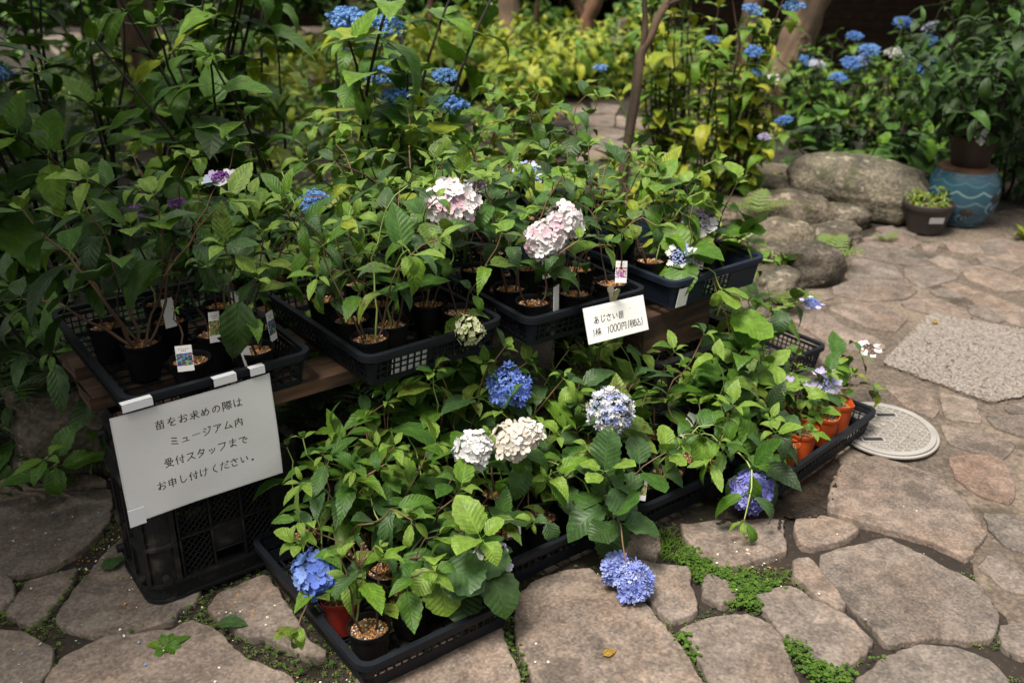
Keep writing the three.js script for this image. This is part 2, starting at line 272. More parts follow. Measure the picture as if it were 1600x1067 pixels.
{ // one sheet of garden soil to the horizon, gently uneven away from the paving
  const g = new THREE.PlaneGeometry(60, 60, 240, 240).rotateX(-Math.PI / 2), p = g.attributes.position, uv = g.attributes.uv;
  for (let i = 0; i < p.count; i++) { // finer cells near the camera
    const sq = (t) => Math.sign(t) * Math.pow(Math.abs(t) / 30, 1.8) * 30; const x = sq(p.getX(i)), z = sq(p.getZ(i)) - 2.5;
    p.setXYZ(i, x, -0.015 + 0.005 * N3(x * 7, 0, z * 7) + 0.003 * N3(x * 25, 4, z * 25), z); uv.setXY(i, x * 1.6, z * 1.6);
  }
  g.computeVertexNormals(); struct('ground', g, M.soil);
}
{ // the cement bed between the stones on the right
  const q = outline(MORTAR_AREA, 0.03, 0.012, 0.5); struct('mortar_bed', slabGeo(q, -0.0095, 0.02, 0.008, 1.1), M.mortar);
}
const paving = new THREE.Group(); paving.name = 'paving'; paving.userData.kind = 'structure'; scene.add(paving);
NEAR_FLAGS.forEach((f, i) => part(paving, 'flagstone', slabGeo(centroidInset(outline(f, 0.012, 0.0028, 0.07), -0.005), 0.001 + R(-0.002, 0.003), 0.04, 0.0036, R(1.1, 1.5), 0.0012), M.flags[(i * 2 + (i >> 2)) % 5]));
FAR_FLAGS.forEach((f, i) => part(paving, 'flagstone', slabGeo(centroidInset(outline(f, 0.016, 0.0025, 0.07), -0.0045), -0.003 + R(-0.0006, 0.001), 0.04, 0.0022, R(1.1, 1.5), 0.0008), i === 22 ? M.redFlag : M.flags[(i * 3 + 1) % 5]));
{ // washed-aggregate panel: many small pebbles set in cement
  const q = outline(ROUGH_PATCH, 0.02, 0.003, 0.05); const base = struct('aggregate_panel', slabGeo(q, 0.0, 0.04, 0.005, 1.3), std({ color: rgb(0.36, 0.315, 0.28), map: TX.mortar, bumpMap: TX.stoneBump, bumpScale: 0.006, roughness: 0.9 }));
  const poly = q.map((p) => [p.x, p.z]), inside = (x, z) => { let c = false; for (let i = 0, j = poly.length - 1; i < poly.length; j = i++) if ((poly[i][1] > z) !== (poly[j][1] > z) && x < (poly[j][0] - poly[i][0]) * (z - poly[i][1]) / (poly[j][1] - poly[i][1]) + poly[i][0]) c = !c; return c; };
  const b = new THREE.Box3().setFromPoints(q), list = [[], [], []];
  for (let k = 0; k < 15000; k++) { const x = R(b.min.x, b.max.x), z = R(b.min.z, b.max.z); if (!inside(x, z)) continue; const s = R(0.002, 0.0052); list[k % 3].push(new THREE.Matrix4().compose(V(x, -0.0005, z), new THREE.Quaternion().setFromEuler(new THREE.Euler(R(-0.4, 0.4), R(0, 6), R(-0.4, 0.4))), V(s * R(0.8, 1.6), s * 0.55, s))); }
  const peb = new THREE.IcosahedronGeometry(1, 1); [[0.17, 0.142, 0.122], [0.145, 0.122, 0.104], [0.21, 0.183, 0.162]].forEach((c, i) => stuffOf(base, 'pebbles', peb, std({ color: rgb(...c), roughness: 0.7 }), list[i]));
}

// ───────────────────────── leaves, stems, flowers ─────────────────────────
function leafGeo({ W = 0.33, fold = 0.25, curl = 0.6, wave = 0.06, n = 11, p = 0.62, q = 0.95, teeth = 0.06, petiole = 0.16, lean = 0 }) {
  const cols = [-1, -0.52, 0, 0.52, 1], pos = [], uv = [], idx = [], peak = Math.pow(p / (p + q), p) * Math.pow(q / (p + q), q); let x = 0, y = 0;
  for (let i = 0; i <= n; i++) {
    const t = i / n, a = curl * t * (0.6 + 0.8 * t) - 0.12; if (i) { x += Math.cos(a) / n; y -= Math.sin(a) / n; }
    const pr = i === 0 ? 0.02 : i === n ? 0.004 : Math.pow(t, p) * Math.pow(1 - t, q) / peak;
    for (const c of cols) {
      const w = W * pr * (Math.abs(c) === 1 && i > 0 && i < n ? 1 + (i % 2 ? teeth : -teeth) : 1), z = c * w;
      pos.push(x, y + fold * Math.abs(z) * (1 - 0.35 * Math.abs(c)) + wave * W * pr * Math.sin(t * 11 + c * 2.2) * Math.abs(c), z + lean * t * t); uv.push(t, 0.5 + 0.5 * c * pr);
    }
    if (i) for (let j = 0; j < 4; j++) { const k = i * 5 + j; idx.push(k - 5, k - 4, k + 1, k - 5, k + 1, k); }
  }
  const b = pos.length / 3, r = 0.012; // stalk: a three-sided prism
  for (const [px, py] of [[-petiole, 0.03], [0.02, 0]]) for (let j = 0; j < 3; j++) { const a = j / 3 * TAU; pos.push(px, py + Math.cos(a) * r, Math.sin(a) * r); uv.push(0.5, 0.5); }
  for (let j = 0; j < 3; j++) { const k = (j + 1) % 3; idx.push(b + j, b + k, b + 3 + k, b + j, b + 3 + k, b + 3 + j); }
  return geom(pos, idx, uv);
}
const LG = {
  ovate: [leafGeo({ W: 0.28, q: 1.15 }), leafGeo({ W: 0.26, curl: 1.1, fold: 0.4, lean: 0.06, q: 1.2 }), leafGeo({ W: 0.31, curl: 0.25, fold: 0.18, wave: 0.1, lean: -0.05, q: 1.1 }), leafGeo({ W: 0.26, curl: 1.5, fold: 0.3, wave: 0.12, q: 1.2 })],
  lance: [leafGeo({ W: 0.19, curl: 0.8, p: 0.75, q: 1.2 }), leafGeo({ W: 0.22, curl: 0.35, fold: 0.35, p: 0.75, lean: 0.08 }), leafGeo({ W: 0.18, curl: 1.4, p: 0.8, lean: -0.06 })],
  broad: [leafGeo({ W: 0.42, curl: 0.5, fold: 0.15, q: 0.75, wave: 0.08 }), leafGeo({ W: 0.4, curl: 0.9, fold: 0.3, q: 0.8 }), leafGeo({ W: 0.44, curl: 0.2, fold: 0.12, q: 0.7, wave: 0.12 })],
  mini: [leafGeo({ W: 0.34, n: 4, teeth: 0, petiole: 0.1 }), leafGeo({ W: 0.28, n: 4, teeth: 0, curl: 1, petiole: 0.1 })],
};
const leafMat = (c, map = TX.leaf, o = {}) => new THREE.MeshPhysicalMaterial({ color: rgb(...c), map, bumpMap: TX.leafBump, bumpScale: 0.0014, roughness: 0.45, specularIntensity: 0.42, transmission: 0.44, thickness: 0, side: THREE.DoubleSide, ...o });
const LM = {
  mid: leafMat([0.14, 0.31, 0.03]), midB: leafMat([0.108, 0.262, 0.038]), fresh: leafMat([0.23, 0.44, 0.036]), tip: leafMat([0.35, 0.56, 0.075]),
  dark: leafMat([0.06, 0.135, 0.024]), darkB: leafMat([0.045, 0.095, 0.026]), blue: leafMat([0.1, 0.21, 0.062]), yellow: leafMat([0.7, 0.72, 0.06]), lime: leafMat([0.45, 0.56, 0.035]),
  gold: leafMat([0.7, 0.42, 0.06]), spot: leafMat([0.26, 0.38, 0.05], TX.leafSpot), spotB: leafMat([0.17, 0.29, 0.04], TX.leafSpot2), pale: leafMat([0.34, 0.42, 0.22]), purple: leafMat([0.1, 0.1, 0.07]),
};
const PAL = {
  nursery: [LM.mid, LM.mid, LM.midB, LM.midB, LM.fresh, LM.blue, LM.blue, LM.spotB, LM.spot], deep: [LM.dark, LM.mid, LM.midB, LM.darkB, LM.blue], bright: [LM.fresh, LM.mid, LM.fresh, LM.lime], sunny: [LM.lime, LM.yellow, LM.fresh, LM.lime, LM.fresh],  // sunny: the sunlit glow is put into the yellow green leaf colours
  worn: [LM.mid, LM.fresh, LM.spot, LM.spotB, LM.blue, LM.blue, LM.midB, LM.mid], bush: [LM.fresh, LM.mid, LM.mid, LM.lime, LM.midB], evergreen: [LM.dark, LM.midB, LM.mid, LM.dark], dull: [LM.blue, LM.midB, LM.dark, LM.blue],  // evergreen: dark leaf mix with shade put into its colour
};
const SM = { brown: std({ color: rgb(0.26, 0.15, 0.1), map: TX.bark, roughness: 0.75 }), tan: std({ color: rgb(0.55, 0.36, 0.25), map: TX.bark, roughness: 0.7 }), green: std({ color: rgb(0.2, 0.28, 0.07), roughness: 0.6 }), dark: std({ color: rgb(0.075, 0.05, 0.038), map: TX.bark, roughness: 0.8 }), lime: std({ color: rgb(0.3, 0.36, 0.1), roughness: 0.6 }) };

const basisQ = (d, n) => { const x = d.clone().normalize(), z = x.clone().cross(n).normalize(), y = z.clone().cross(x); return new THREE.Quaternion().setFromRotationMatrix(new THREE.Matrix4().makeBasis(x, y, z)); };
// Grows stems with opposite leaf pairs. Local coordinates, base at the origin.
function grow(o) {
  const { stems = 3, h = [0.2, 0.35], spread = 0.12, leaf = [0.06, 0.1], kind = 'ovate', pal = PAL.nursery, node = 0.054, first = 0.3, sag = 0.25, base = 0.012, tipMat = LM.tip, lean = [0, 0], targets = [], leafSag = 0.35, baseY = 0, tipWhorl = true } = o;
  const res = { stems: [], leaves: [], tips: [] };
  const az0 = R(0, TAU);
  for (let k = 0; k < stems + targets.length; k++) {
    const tg = k >= stems ? targets[k - stems] : null, a = az0 + k / Math.max(1, stems) * TAU + R(-0.5, 0.5), b0 = V(Math.cos(a) * base, baseY, Math.sin(a) * base);
    const H = R(...h), r = spread * R(0.45, 1.1), end = tg ? V(tg[0], tg[1], tg[2]) : V(Math.cos(a) * r + lean[0], baseY + H, Math.sin(a) * r + lean[1]);
    const arch = tg ? Math.max(0, (tg[3] ?? 0.3)) : sag * R(0.3, 1.2), side = V(end.z, 0, -end.x).multiplyScalar(R(-0.2, 0.2));
    const L = end.distanceTo(b0), m1 = b0.clone().lerp(end, 0.35), m2 = b0.clone().lerp(end, 0.72); m1.y += L * arch * 0.45; m2.y += L * arch * 0.5; m1.x *= 1 - 0.5 * arch; m1.z *= 1 - 0.5 * arch; m1.add(side); m2.addScaledVector(side, 0.7);
    const wig = Math.min(0.016, L * 0.05), J = (p) => p.add(V(R(-1, 1) * wig, R(-1, 1) * wig * 0.6, R(-1, 1) * wig)); const c = new THREE.CatmullRomCurve3([b0, J(b0.clone().lerp(m1, 0.5)), J(m1), J(m1.clone().lerp(m2, 0.5).add(V(0, L * arch * 0.04, 0))), J(m2), end]), len = c.getLength(), pts = c.getSpacedPoints(Math.min(16, Math.max(7, Math.round(len / 0.035))));
    pts.forEach((p, i) => { if (i && i < pts.length - 1) { p.x += R(-1, 1) * 0.004; p.z += R(-1, 1) * 0.004; } });
    res.stems.push({ pts, len });
    const f0 = tg ? (tg[4] ?? 0.45) : first, nn = Math.max(1, Math.floor(len * (1 - f0) / node)); let phi = R(0, TAU);
    for (let i = 0; i <= nn; i++) {
      const fl = tg?.[5]?.make, t = Math.min(0.995, f0 + ((fl ? tg[5].upto ?? 0.84 : 1) - f0) * i / nn), p = c.getPointAt(t), T = c.getTangentAt(t), u = V(0, 1, 0).cross(T); if (u.lengthSq() < 1e-4) u.set(1, 0, 0); u.normalize(); const w = T.clone().cross(u).normalize();
      const last = i === nn && !fl, size = 1.3 * R(...leaf) * (last ? 0.62 : i >= nn - 1 ? 0.85 : 1) * (t < 0.45 ? 0.8 : 1), cnt = last ? (tipWhorl ? 4 : 2) : 2;
      for (let j = 0; j < cnt; j++) {
        if (!last && rnd() < 0.12) continue;
        const al = phi + j * TAU / cnt + R(-0.35, 0.35), d = u.clone().multiplyScalar(Math.cos(al)).addScaledVector(w, Math.sin(al)).addScaledVector(T, last ? R(0.5, 1.1) : R(0.1, 0.6));
        d.normalize(); d.y -= leafSag * R(0.2, 1.2) * (last ? 0.4 : 1); d.normalize();
        const up = V(R(-0.25, 0.25), 1, R(-0.25, 0.25)).addScaledVector(T, 0.35); const young = last && j >= 2;
        res.leaves.push({ p: p.clone().addScaledVector(d, size * 0.14), q: basisQ(d, up), s: size * (young ? 0.6 : R(0.85, 1.1)), g: pick(LG[kind]), m: young || (last && rnd() < 0.45) ? tipMat : pick(pal) });
      }
      phi += Math.PI / 2 + R(-0.2, 0.2);
    }
    res.tips.push({ p: end.clone(), dir: c.getTangentAt(1), spec: tg?.[5] });
  }
  return res;
}
function addLeaf(parent, l) { const m = new THREE.Mesh(l.g, l.m); m.name = 'leaf'; m.position.copy(l.p); m.quaternion.copy(l.q); m.scale.set(l.s, l.s * R(0.6, 1.4), l.s * R(0.78, 1.16)); parent.add(m); return m; }
const camWorld = V(0, 1.29, 0);
// puts stems and leaves under a thing; past `most` leaves the farther ones join one mass per material
function dress(g, res, stemMat, r0 = 0.003, r1 = 0.0013, most = 300, rad = 5) {
  const mats = Array.isArray(stemMat) ? stemMat : [stemMat];
  res.stems.forEach((s, i) => part(g, 'stem', tube(s.pts, r0 * R(0.8, 1.2), r1, rad, 0.12), mats[i % mats.length]));
  let ls = res.leaves; let rest = [];
  if (ls.length > most) { const o = g.position; ls = [...ls].sort((a, b) => (a.p.clone().add(o).distanceTo(camWorld) - a.s * 1.5 - a.p.y * 0.35) - (b.p.clone().add(o).distanceTo(camWorld) - b.s * 1.5 - b.p.y * 0.35)); rest = ls.slice(most); ls = ls.slice(0, most); }
  ls.forEach((l) => addLeaf(g, l));
  if (rest.length) { const by = new Map(); rest.forEach((l) => { if (!by.has(l.m)) by.set(l.m, []); by.get(l.m).push(l); });
    for (const [m, v] of by) stuffOf(g, 'foliage', v[0].g, m, v.map((l) => new THREE.Matrix4().compose(l.p, l.q, V(l.s, l.s, l.s)))); }
}

// florets
function petalGeo(n, len, wid, cup, point = 0.5, tilt = 0.2) {
  const pos = [], uv = [], idx = [];
  for (let k = 0; k < n; k++) {
    const a = k / n * TAU, ca = Math.cos(a), sa = Math.sin(a), b = pos.length / 3, row = [[0.04, 0.1], [0.35, 0.85], [0.72, 1], [1, point]];
    row.forEach(([t, w], i) => { for (const c of [-1, 0, 1]) { const r = len * (c === 0 ? t : t - 0.06 * t), z = c * w * wid / 2, y = len * (tilt * t + cup * t * t) - (c === 0 ? 0.12 * wid * w : 0); pos.push(r * ca - z * sa, y, r * sa + z * ca); uv.push(t, 0.5 + c * 0.5); }
      if (i) for (let j = 0; j < 2; j++) { const q = b + i * 3 + j; idx.push(q - 3, q + 1, q - 2, q - 3, q, q + 1); } });
  }
  return geom(pos, idx, uv);
}
const FG = { mop: [petalGeo(4, 1, 0.95, -0.1, 0.55, 0.25), petalGeo(4, 1, 0.9, 0.25, 0.5, 0.1), petalGeo(5, 1, 0.8, 0.0, 0.5, 0.3)], star: [merge([petalGeo(6, 1, 0.5, 0.1, 0.12, 0.15), petalGeo(5, 0.72, 0.42, 0.3, 0.12, 0.45).rotateY(0.5)]), merge([petalGeo(5, 1, 0.55, -0.15, 0.1, 0.25), petalGeo(5, 0.66, 0.4, 0.2, 0.1, 0.6).rotateY(0.4)])], dbl: [merge([petalGeo(6, 1, 0.72, -0.1, 0.3, 0.2), petalGeo(5, 0.7, 0.6, 0.2, 0.3, 0.4).rotateY(0.6)])] };
const petalMat = (c) => new THREE.MeshPhysicalMaterial({ color: rgb(...c), map: TX.petal, roughness: 0.8, transmission: 0.12, thickness: 0, side: THREE.DoubleSide });
const FM = {
  pink: [[0.88, 0.82, 0.82], [0.9, 0.86, 0.85], [0.88, 0.78, 0.79], [0.9, 0.86, 0.84], [0.82, 0.56, 0.64]].map(petalMat), cream: [[0.84, 0.78, 0.68], [0.88, 0.82, 0.74], [0.8, 0.7, 0.58]].map(petalMat), white: [[0.84, 0.83, 0.82], [0.8, 0.8, 0.8], [0.86, 0.84, 0.8]].map(petalMat),
  blue: [[0.17, 0.29, 0.8], [0.23, 0.37, 0.86], [0.13, 0.22, 0.72]].map(petalMat), deep: [[0.13, 0.23, 0.76], [0.17, 0.31, 0.84], [0.26, 0.4, 0.86]].map(petalMat), paleblue: [[0.6, 0.63, 0.8], [0.72, 0.73, 0.8], [0.4, 0.46, 0.8], [0.76, 0.76, 0.7]].map(petalMat),
  peri: [[0.24, 0.24, 0.68], [0.31, 0.31, 0.74], [0.19, 0.18, 0.58]].map(petalMat), violet: [[0.34, 0.42, 0.86], [0.26, 0.33, 0.8], [0.5, 0.56, 0.88]].map(petalMat), mixed: [[0.78, 0.74, 0.82], [0.6, 0.5, 0.76], [0.82, 0.82, 0.78], [0.62, 0.68, 0.85]].map(petalMat), green: [[0.5, 0.56, 0.26], [0.6, 0.62, 0.36], [0.68, 0.66, 0.46]].map(petalMat),
  purple: [[0.28, 0.05, 0.42], [0.36, 0.1, 0.5]].map(petalMat), sky: [[0.14, 0.32, 0.76], [0.2, 0.42, 0.84]].map(petalMat), lilac: [[0.6, 0.52, 0.8], [0.74, 0.7, 0.84]].map(petalMat),
};
const beadGeo = (n, r, flat, bead) => { const l = []; for (let i = 0; i < n; i++) { const t = Math.sqrt((i + 0.5) / n), a = i * 2.39996, x = Math.cos(a) * r * t, z = Math.sin(a) * r * t, s = bead * R(0.7, 1.25); l.push(new THREE.IcosahedronGeometry(s, 1).translate(x + R(-1, 1) * bead, r * flat * (1 - t * t) + R(-0.8, 0.8) * bead, z + R(-1, 1) * bead)); } return merge(l); };
// flat cluster: closed buds of uneven size among small open florets
const lacecap = (n, r, flat) => { const l = []; for (let i = 0; i < n; i++) { const t = Math.sqrt((i + 0.5) / n), a = i * 2.39996 + R(-0.3, 0.3), q = r * t * R(0.85, 1.1), x = Math.cos(a) * q, z = Math.sin(a) * q, y = r * flat * (1 - t * t) + R(-0.006, 0.006); l.push(rnd() < 0.45 ? FG.star[i % 2].clone().scale(0.0085, 0.0085, 0.0085).rotateX(R(-0.7, 0.7)).rotateZ(R(-0.7, 0.7)).translate(x, y + 0.003, z) : new THREE.IcosahedronGeometry(R(0.0028, 0.0055), 0).scale(1, 1.3, 1).translate(x, y, z)); if (i % 5 === 0) l.push(bar(V(0, -r * 0.5, 0), V(x, y, z), 0.0012)); } return merge(l); };
const BEADS = [lacecap(95, 0.046, 0.4), lacecap(80, 0.042, 0.3), lacecap(110, 0.05, 0.45)];
const BEADS_FINE = beadGeo(80, 0.03, 0.5, 0.0028);
// a round or ring-shaped head made of single florets on a green core
function floretHead(parent, p, dir, r, n, geos, mats, fs, o = {}) {
  const { from = -0.35, ring = 0, squash = 0.85 } = o;
  const core = []; for (let i = 0; i < 9; i++) { const a = i * 2.4, t = 0.25 + 0.7 * i / 9; core.push(bar(V(0, -r * 0.7, 0), V(Math.cos(a) * r * t * 0.8, R(-0.2, 0.5) * r, Math.sin(a) * r * t * 0.8), 0.0014)); }
  const h = part(parent, 'flower_head', merge(core), SM.lime); h.position.copy(p); h.quaternion.setFromUnitVectors(V(0, 1, 0), dir.clone().normalize());
  for (let i = 0; i < n; i++) {
    const y = ring ? R(-0.15, 0.25) : from + (1 - from) * (i + 0.5) / n, a = i * 2.39996 + R(-0.2, 0.2), rr = Math.sqrt(Math.max(0, 1 - y * y)), d = V(Math.cos(a) * rr, y, Math.sin(a) * rr);
    const f = new THREE.Mesh(pick(geos), pick(mats)), k = r * R(0.78, 1.08); f.name = 'floret';
    f.position.set(d.x * k * (ring ? R(ring, 1) : 1), d.y * k * squash, d.z * k * (ring ? R(ring, 1) : 1));
    f.quaternion.setFromUnitVectors(V(0, 1, 0), d.clone().add(V(R(-0.5, 0.5), R(-0.1, 0.4), R(-0.5, 0.5))).normalize()).multiply(new THREE.Quaternion().setFromAxisAngle(V(0, 1, 0), R(0, 6))); const s = fs * R(0.7, 1.2); f.scale.set(s, s, s); h.add(f);
  }
  return h;
}
function laceHead(parent, p, dir, r, mats, beadMat, nOut, fs) {
  const h = part(parent, 'flower_head', BEADS_FINE, beadMat); h.position.copy(p); h.quaternion.setFromUnitVectors(V(0, 1, 0), dir.clone().normalize()); const k = r / 0.042; h.scale.set(k, k, k);
  for (let i = 0; i < nOut; i++) { const a = i / nOut * TAU + R(-0.3, 0.3), f = new THREE.Mesh(pick(FG.mop), pick(mats)); f.name = 'floret'; f.position.set(Math.cos(a) * 0.036, R(-0.004, 0.01), Math.sin(a) * 0.036); f.rotation.set(R(-0.4, 0.4), R(0, 6), R(-0.4, 0.4)); const s = fs / k * R(0.8, 1.2); f.scale.set(s, s, s); h.add(f); }
  return h;
}

// ───────────────────────── the sales stand: crates, planks, trays ─────────────────────────
const YAW = THREE.MathUtils.degToRad(36.3), E1 = V(Math.cos(YAW), 0, -Math.sin(YAW)), E2 = V(-Math.sin(YAW), 0, -Math.cos(YAW)), ORG = V(-0.266, 0, -1.351);
const at = (a, b, y = 0) => ORG.clone().addScaledVector(E1, a).addScaledVector(E2, b).setY(y); // a along the stand, b away from its front
const arr = (v) => [v.x, v.y, v.z];

function perimeter(w, d, r, step = 0.008) {
  const pts = [], hw = w / 2 - r, hd = d / 2 - r; // counter-clockwise from the front edge; nx, nz point outward
  const line = (x0, z0, x1, z1, nx, nz, side) => { const n = Math.max(1, Math.round(Math.hypot(x1 - x0, z1 - z0) / step)); for (let i = 0; i < n; i++) pts.push({ x: x0 + (x1 - x0) * i / n, z: z0 + (z1 - z0) * i / n, nx, nz, side }); };
  const arc = (cx, cz, a0) => { for (let i = 0; i < 6; i++) { const a = a0 + i / 6 * Math.PI / 2; pts.push({ x: cx + Math.cos(a) * r, z: cz + Math.sin(a) * r, nx: Math.cos(a), nz: Math.sin(a), side: -1 }); } };
  line(hw, d / 2, -hw, d / 2, 0, 1, 0); arc(-hw, hd, Math.PI / 2); line(-w / 2, hd, -w / 2, -hd, -1, 0, 1); arc(-hw, -hd, Math.PI); line(-hw, -d / 2, hw, -d / 2, 0, -1, 2); arc(hw, -hd, Math.PI * 1.5); line(w / 2, -hd, w / 2, hd, 1, 0, 3); arc(hw, hd, 0);
  return pts;
}
// a strip of wall along points i0..i1 of the perimeter, from y0 to y1, t thick; off(y) moves it along the normal
function strip(P, i0, i1, y0, y1, t, off) {
  const pos = [], idx = [], closed = i1 - i0 >= P.length, n = closed ? P.length : i1 - i0 + 1;
  for (let k = 0; k < n; k++) { const p = P[(i0 + k + P.length * 2) % P.length]; for (const [y, e] of [[y0, 0], [y1, 0], [y1, -t], [y0, -t]]) { const o = off(y) + e; pos.push(p.x + p.nx * o, y, p.z + p.nz * o); } }
  for (let k = 0; k < (closed ? n : n - 1); k++) { const a = k * 4, b = ((k + 1) % n) * 4; for (let j = 0; j < 4; j++) { const j2 = (j + 1) % 4; idx.push(a + j, b + j, b + j2, a + j, b + j2, a + j2); } }
  if (!closed) { const e = (n - 1) * 4; idx.push(0, 1, 2, 0, 2, 3, e, e + 2, e + 1, e, e + 3, e + 2); }
  const g = geom(pos, idx).toNonIndexed(); g.computeVertexNormals(); const q = g.attributes.position, uv = g.attributes.uv; for (let i = 0; i < q.count; i++) uv.setXY(i, q.getX(i) + q.getZ(i), q.getY(i) + 0.3 * q.getZ(i)); return g;
}
const phys = (o) => new THREE.MeshPhysicalMaterial({ specularIntensity: 0.4, ...o });
const MP = {
  tray: phys({ color: rgb(0.013, 0.016, 0.022), map: TX.plastic, roughnessMap: TX.plasticRough, roughness: 0.8 }), navy: phys({ color: rgb(0.02, 0.029, 0.05), map: TX.plastic, roughnessMap: TX.plasticRough, roughness: 0.85 }),
  crate: phys({ color: rgb(1, 1, 1), map: tiled(TX.dusty, 3, 3), roughnessMap: TX.plasticRough, roughness: 0.8 }), pot: phys({ color: rgb(0.009, 0.009, 0.01), map: TX.plastic, roughnessMap: TX.plasticRough, roughness: 0.7, side: THREE.DoubleSide }),
  orange: std({ color: rgb(0.78, 0.12, 0.02), map: TX.plastic, roughness: 0.5, side: THREE.DoubleSide }), red: std({ color: rgb(0.36, 0.03, 0.02), map: TX.plastic, roughness: 0.5, side: THREE.DoubleSide }),
  wood: std({ color: rgb(0.25, 0.215, 0.185), map: TX.wood, bumpMap: TX.wood, bumpScale: 0.002, roughness: 0.85 }), white: std({ color: rgb(0.78, 0.77, 0.75), roughness: 0.55 }),
  pellet: std({ color: rgb(0.5, 0.22, 0.06), roughness: 0.9 }), pelletB: std({ color: rgb(0.17, 0.09, 0.045), roughness: 0.9 }), pelletW: std({ color: rgb(0.62, 0.56, 0.46), roughness: 0.9 }),
};
function trayGeos(w, d, h, style) {
  const P = perimeter(w, d, 0.032), n = P.length, off = (y) => -(1 - y / h) * 0.014 - 0.006, lat = [], rim = [];
  rim.push(strip(P, 0, n, h - 0.008, h, 0.0125, () => 0)); rim.push(strip(P, 0, n, h - 0.014, h - 0.0085, 0.0025, () => -0.0005));
  lat.push(strip(P, 0, n, 0, style === 'low' ? h * 0.42 : 0.012, 0.0028, off));
  const mid = style === 'low' ? [0.62, 0.8] : [0.34, 0.52, 0.7];
  for (const f of mid) lat.push(strip(P, 0, n, h * f, h * f + 0.003, 0.0026, (y) => off(y) - 0.0002));
  lat.push(strip(P, 0, n, h - 0.022, h - 0.0145, 0.0028, off));
  for (let i = 0; i < n; i++) { const p = P[i]; if (p.side < 0 && P[(i + 1) % n].side < 0) { lat.push(strip(P, i, i + 1, 0.0125, h - 0.023, 0.003, off)); continue; } if (i % 2 === 0) { // uprights
    const q = { ...p }, tx = -p.nz, tz = p.nx, e = 0.0016; const PP = [{ ...q, x: q.x - tx * e, z: q.z - tz * e }, { ...q, x: q.x + tx * e, z: q.z + tz * e }]; lat.push(strip(PP, 0, 1, 0.0125, h - 0.023, 0.0032, (y) => off(y) + 0.0003)); } }
  if (style === 'panel') for (const sd of [0, 1, 2, 3]) { const ids = P.map((p, i) => [p, i]).filter(([p]) => p.side === sd).map(([, i]) => i), m = ids.length; lat.push(strip(P, ids[0], ids[Math.floor(m * 0.36)], 0.0125, h - 0.023, 0.0034, (y) => off(y) + 0.0006)); lat.push(strip(P, ids[Math.floor(m * 0.68)], ids[m - 1], 0.0125, h - 0.023, 0.0034, (y) => off(y) + 0.0006)); }
  const fl = [], hw = w / 2 - 0.022, hd = d / 2 - 0.022, nx = Math.round(hw * 2 / 0.034), nz = Math.round(hd * 2 / 0.034);
  for (let i = 1; i < nx; i++) fl.push(box(0.0045, 0.003, hd * 2, -hw + hw * 2 * i / nx, 0.002, 0)); for (let i = 1; i < nz; i++) fl.push(box(hw * 2, 0.0026, 0.0045, 0, 0.0044, -hd + hd * 2 * i / nz));
  return { rim: merge(rim), lat: merge(lat), floor: merge(fl) };
}
const TG = { big: trayGeos(0.372, 0.54, 0.072, 'mesh'), mesh: trayGeos(0.345, 0.49, 0.072, 'mesh'), low: trayGeos(0.345, 0.49, 0.072, 'low'), panel: trayGeos(0.335, 0.49, 0.075, 'panel'), wide: trayGeos(0.49, 0.345, 0.072, 'low'), short: trayGeos(0.3, 0.44, 0.07, 'low') };
function tray(style, a, b, w, d, y, label, turn = 0, mat = MP.tray) {
  const t = thing('nursery_tray', label, 'plant tray', arr(at(a + w / 2, b + d / 2, y)), YAW + turn, 'black plastic nursery trays');
  part(t, 'rim', TG[style].rim, mat); part(t, 'wall_lattice', TG[style].lat, mat); part(t, 'floor_grid', TG[style].floor, mat); return t;
}
const YU = 0.400; // top of the planks
tray('big', -0.207, 0.437, 0.372, 0.54, YU + 0.001, 'black plastic tray of potted plants with the large white notice taped to its rim');
tray('mesh', 0.222, 0.345, 0.345, 0.49, YU + 0.001, 'black lattice tray on the planks between the notice tray and the price card tray', 0.02);
tray('mesh', 0.612, 0.305, 0.335, 0.49, YU + 0.001, 'black plastic tray with the white price card clipped to its front rim', -0.03);
tray('panel', 1.0, 0.283, 0.335, 0.49, YU + 0.001, 'dark blue tray with solid side panels and a white sticker', 0.01, MP.navy);
tray('mesh', 0.98, 0.80, 0.345, 0.49, YU + 0.001, 'black tray in the back row, behind the dark blue tray', 0.03);
tray('mesh', 0.56, 0.84, 0.345, 0.49, YU + 0.001, 'black tray in the back row, behind the price card tray', -0.02);
tray('low', 0.0, 0.0, 0.345, 0.47, 0.003, 'low black tray on the flagstones beside the black crate, deep blue flower in it');
tray('low', 0.372, 0.085, 0.345, 0.49, 0.003, 'low black tray on the ground holding the plants with cream white flowers');
tray('short', 0.735, 0.075, 0.3, 0.44, 0.003, 'low black tray on the ground under the pale blue and white flower');
tray('wide', 1.045, 0.008, 0.49, 0.345, 0.003, 'low black tray of orange pots beside the round metal cover', 0.15);
tray('mesh', 1.445, 0.385, 0.345, 0.49, 0.003, 'half empty black lattice tray standing on the paving behind the orange pots');

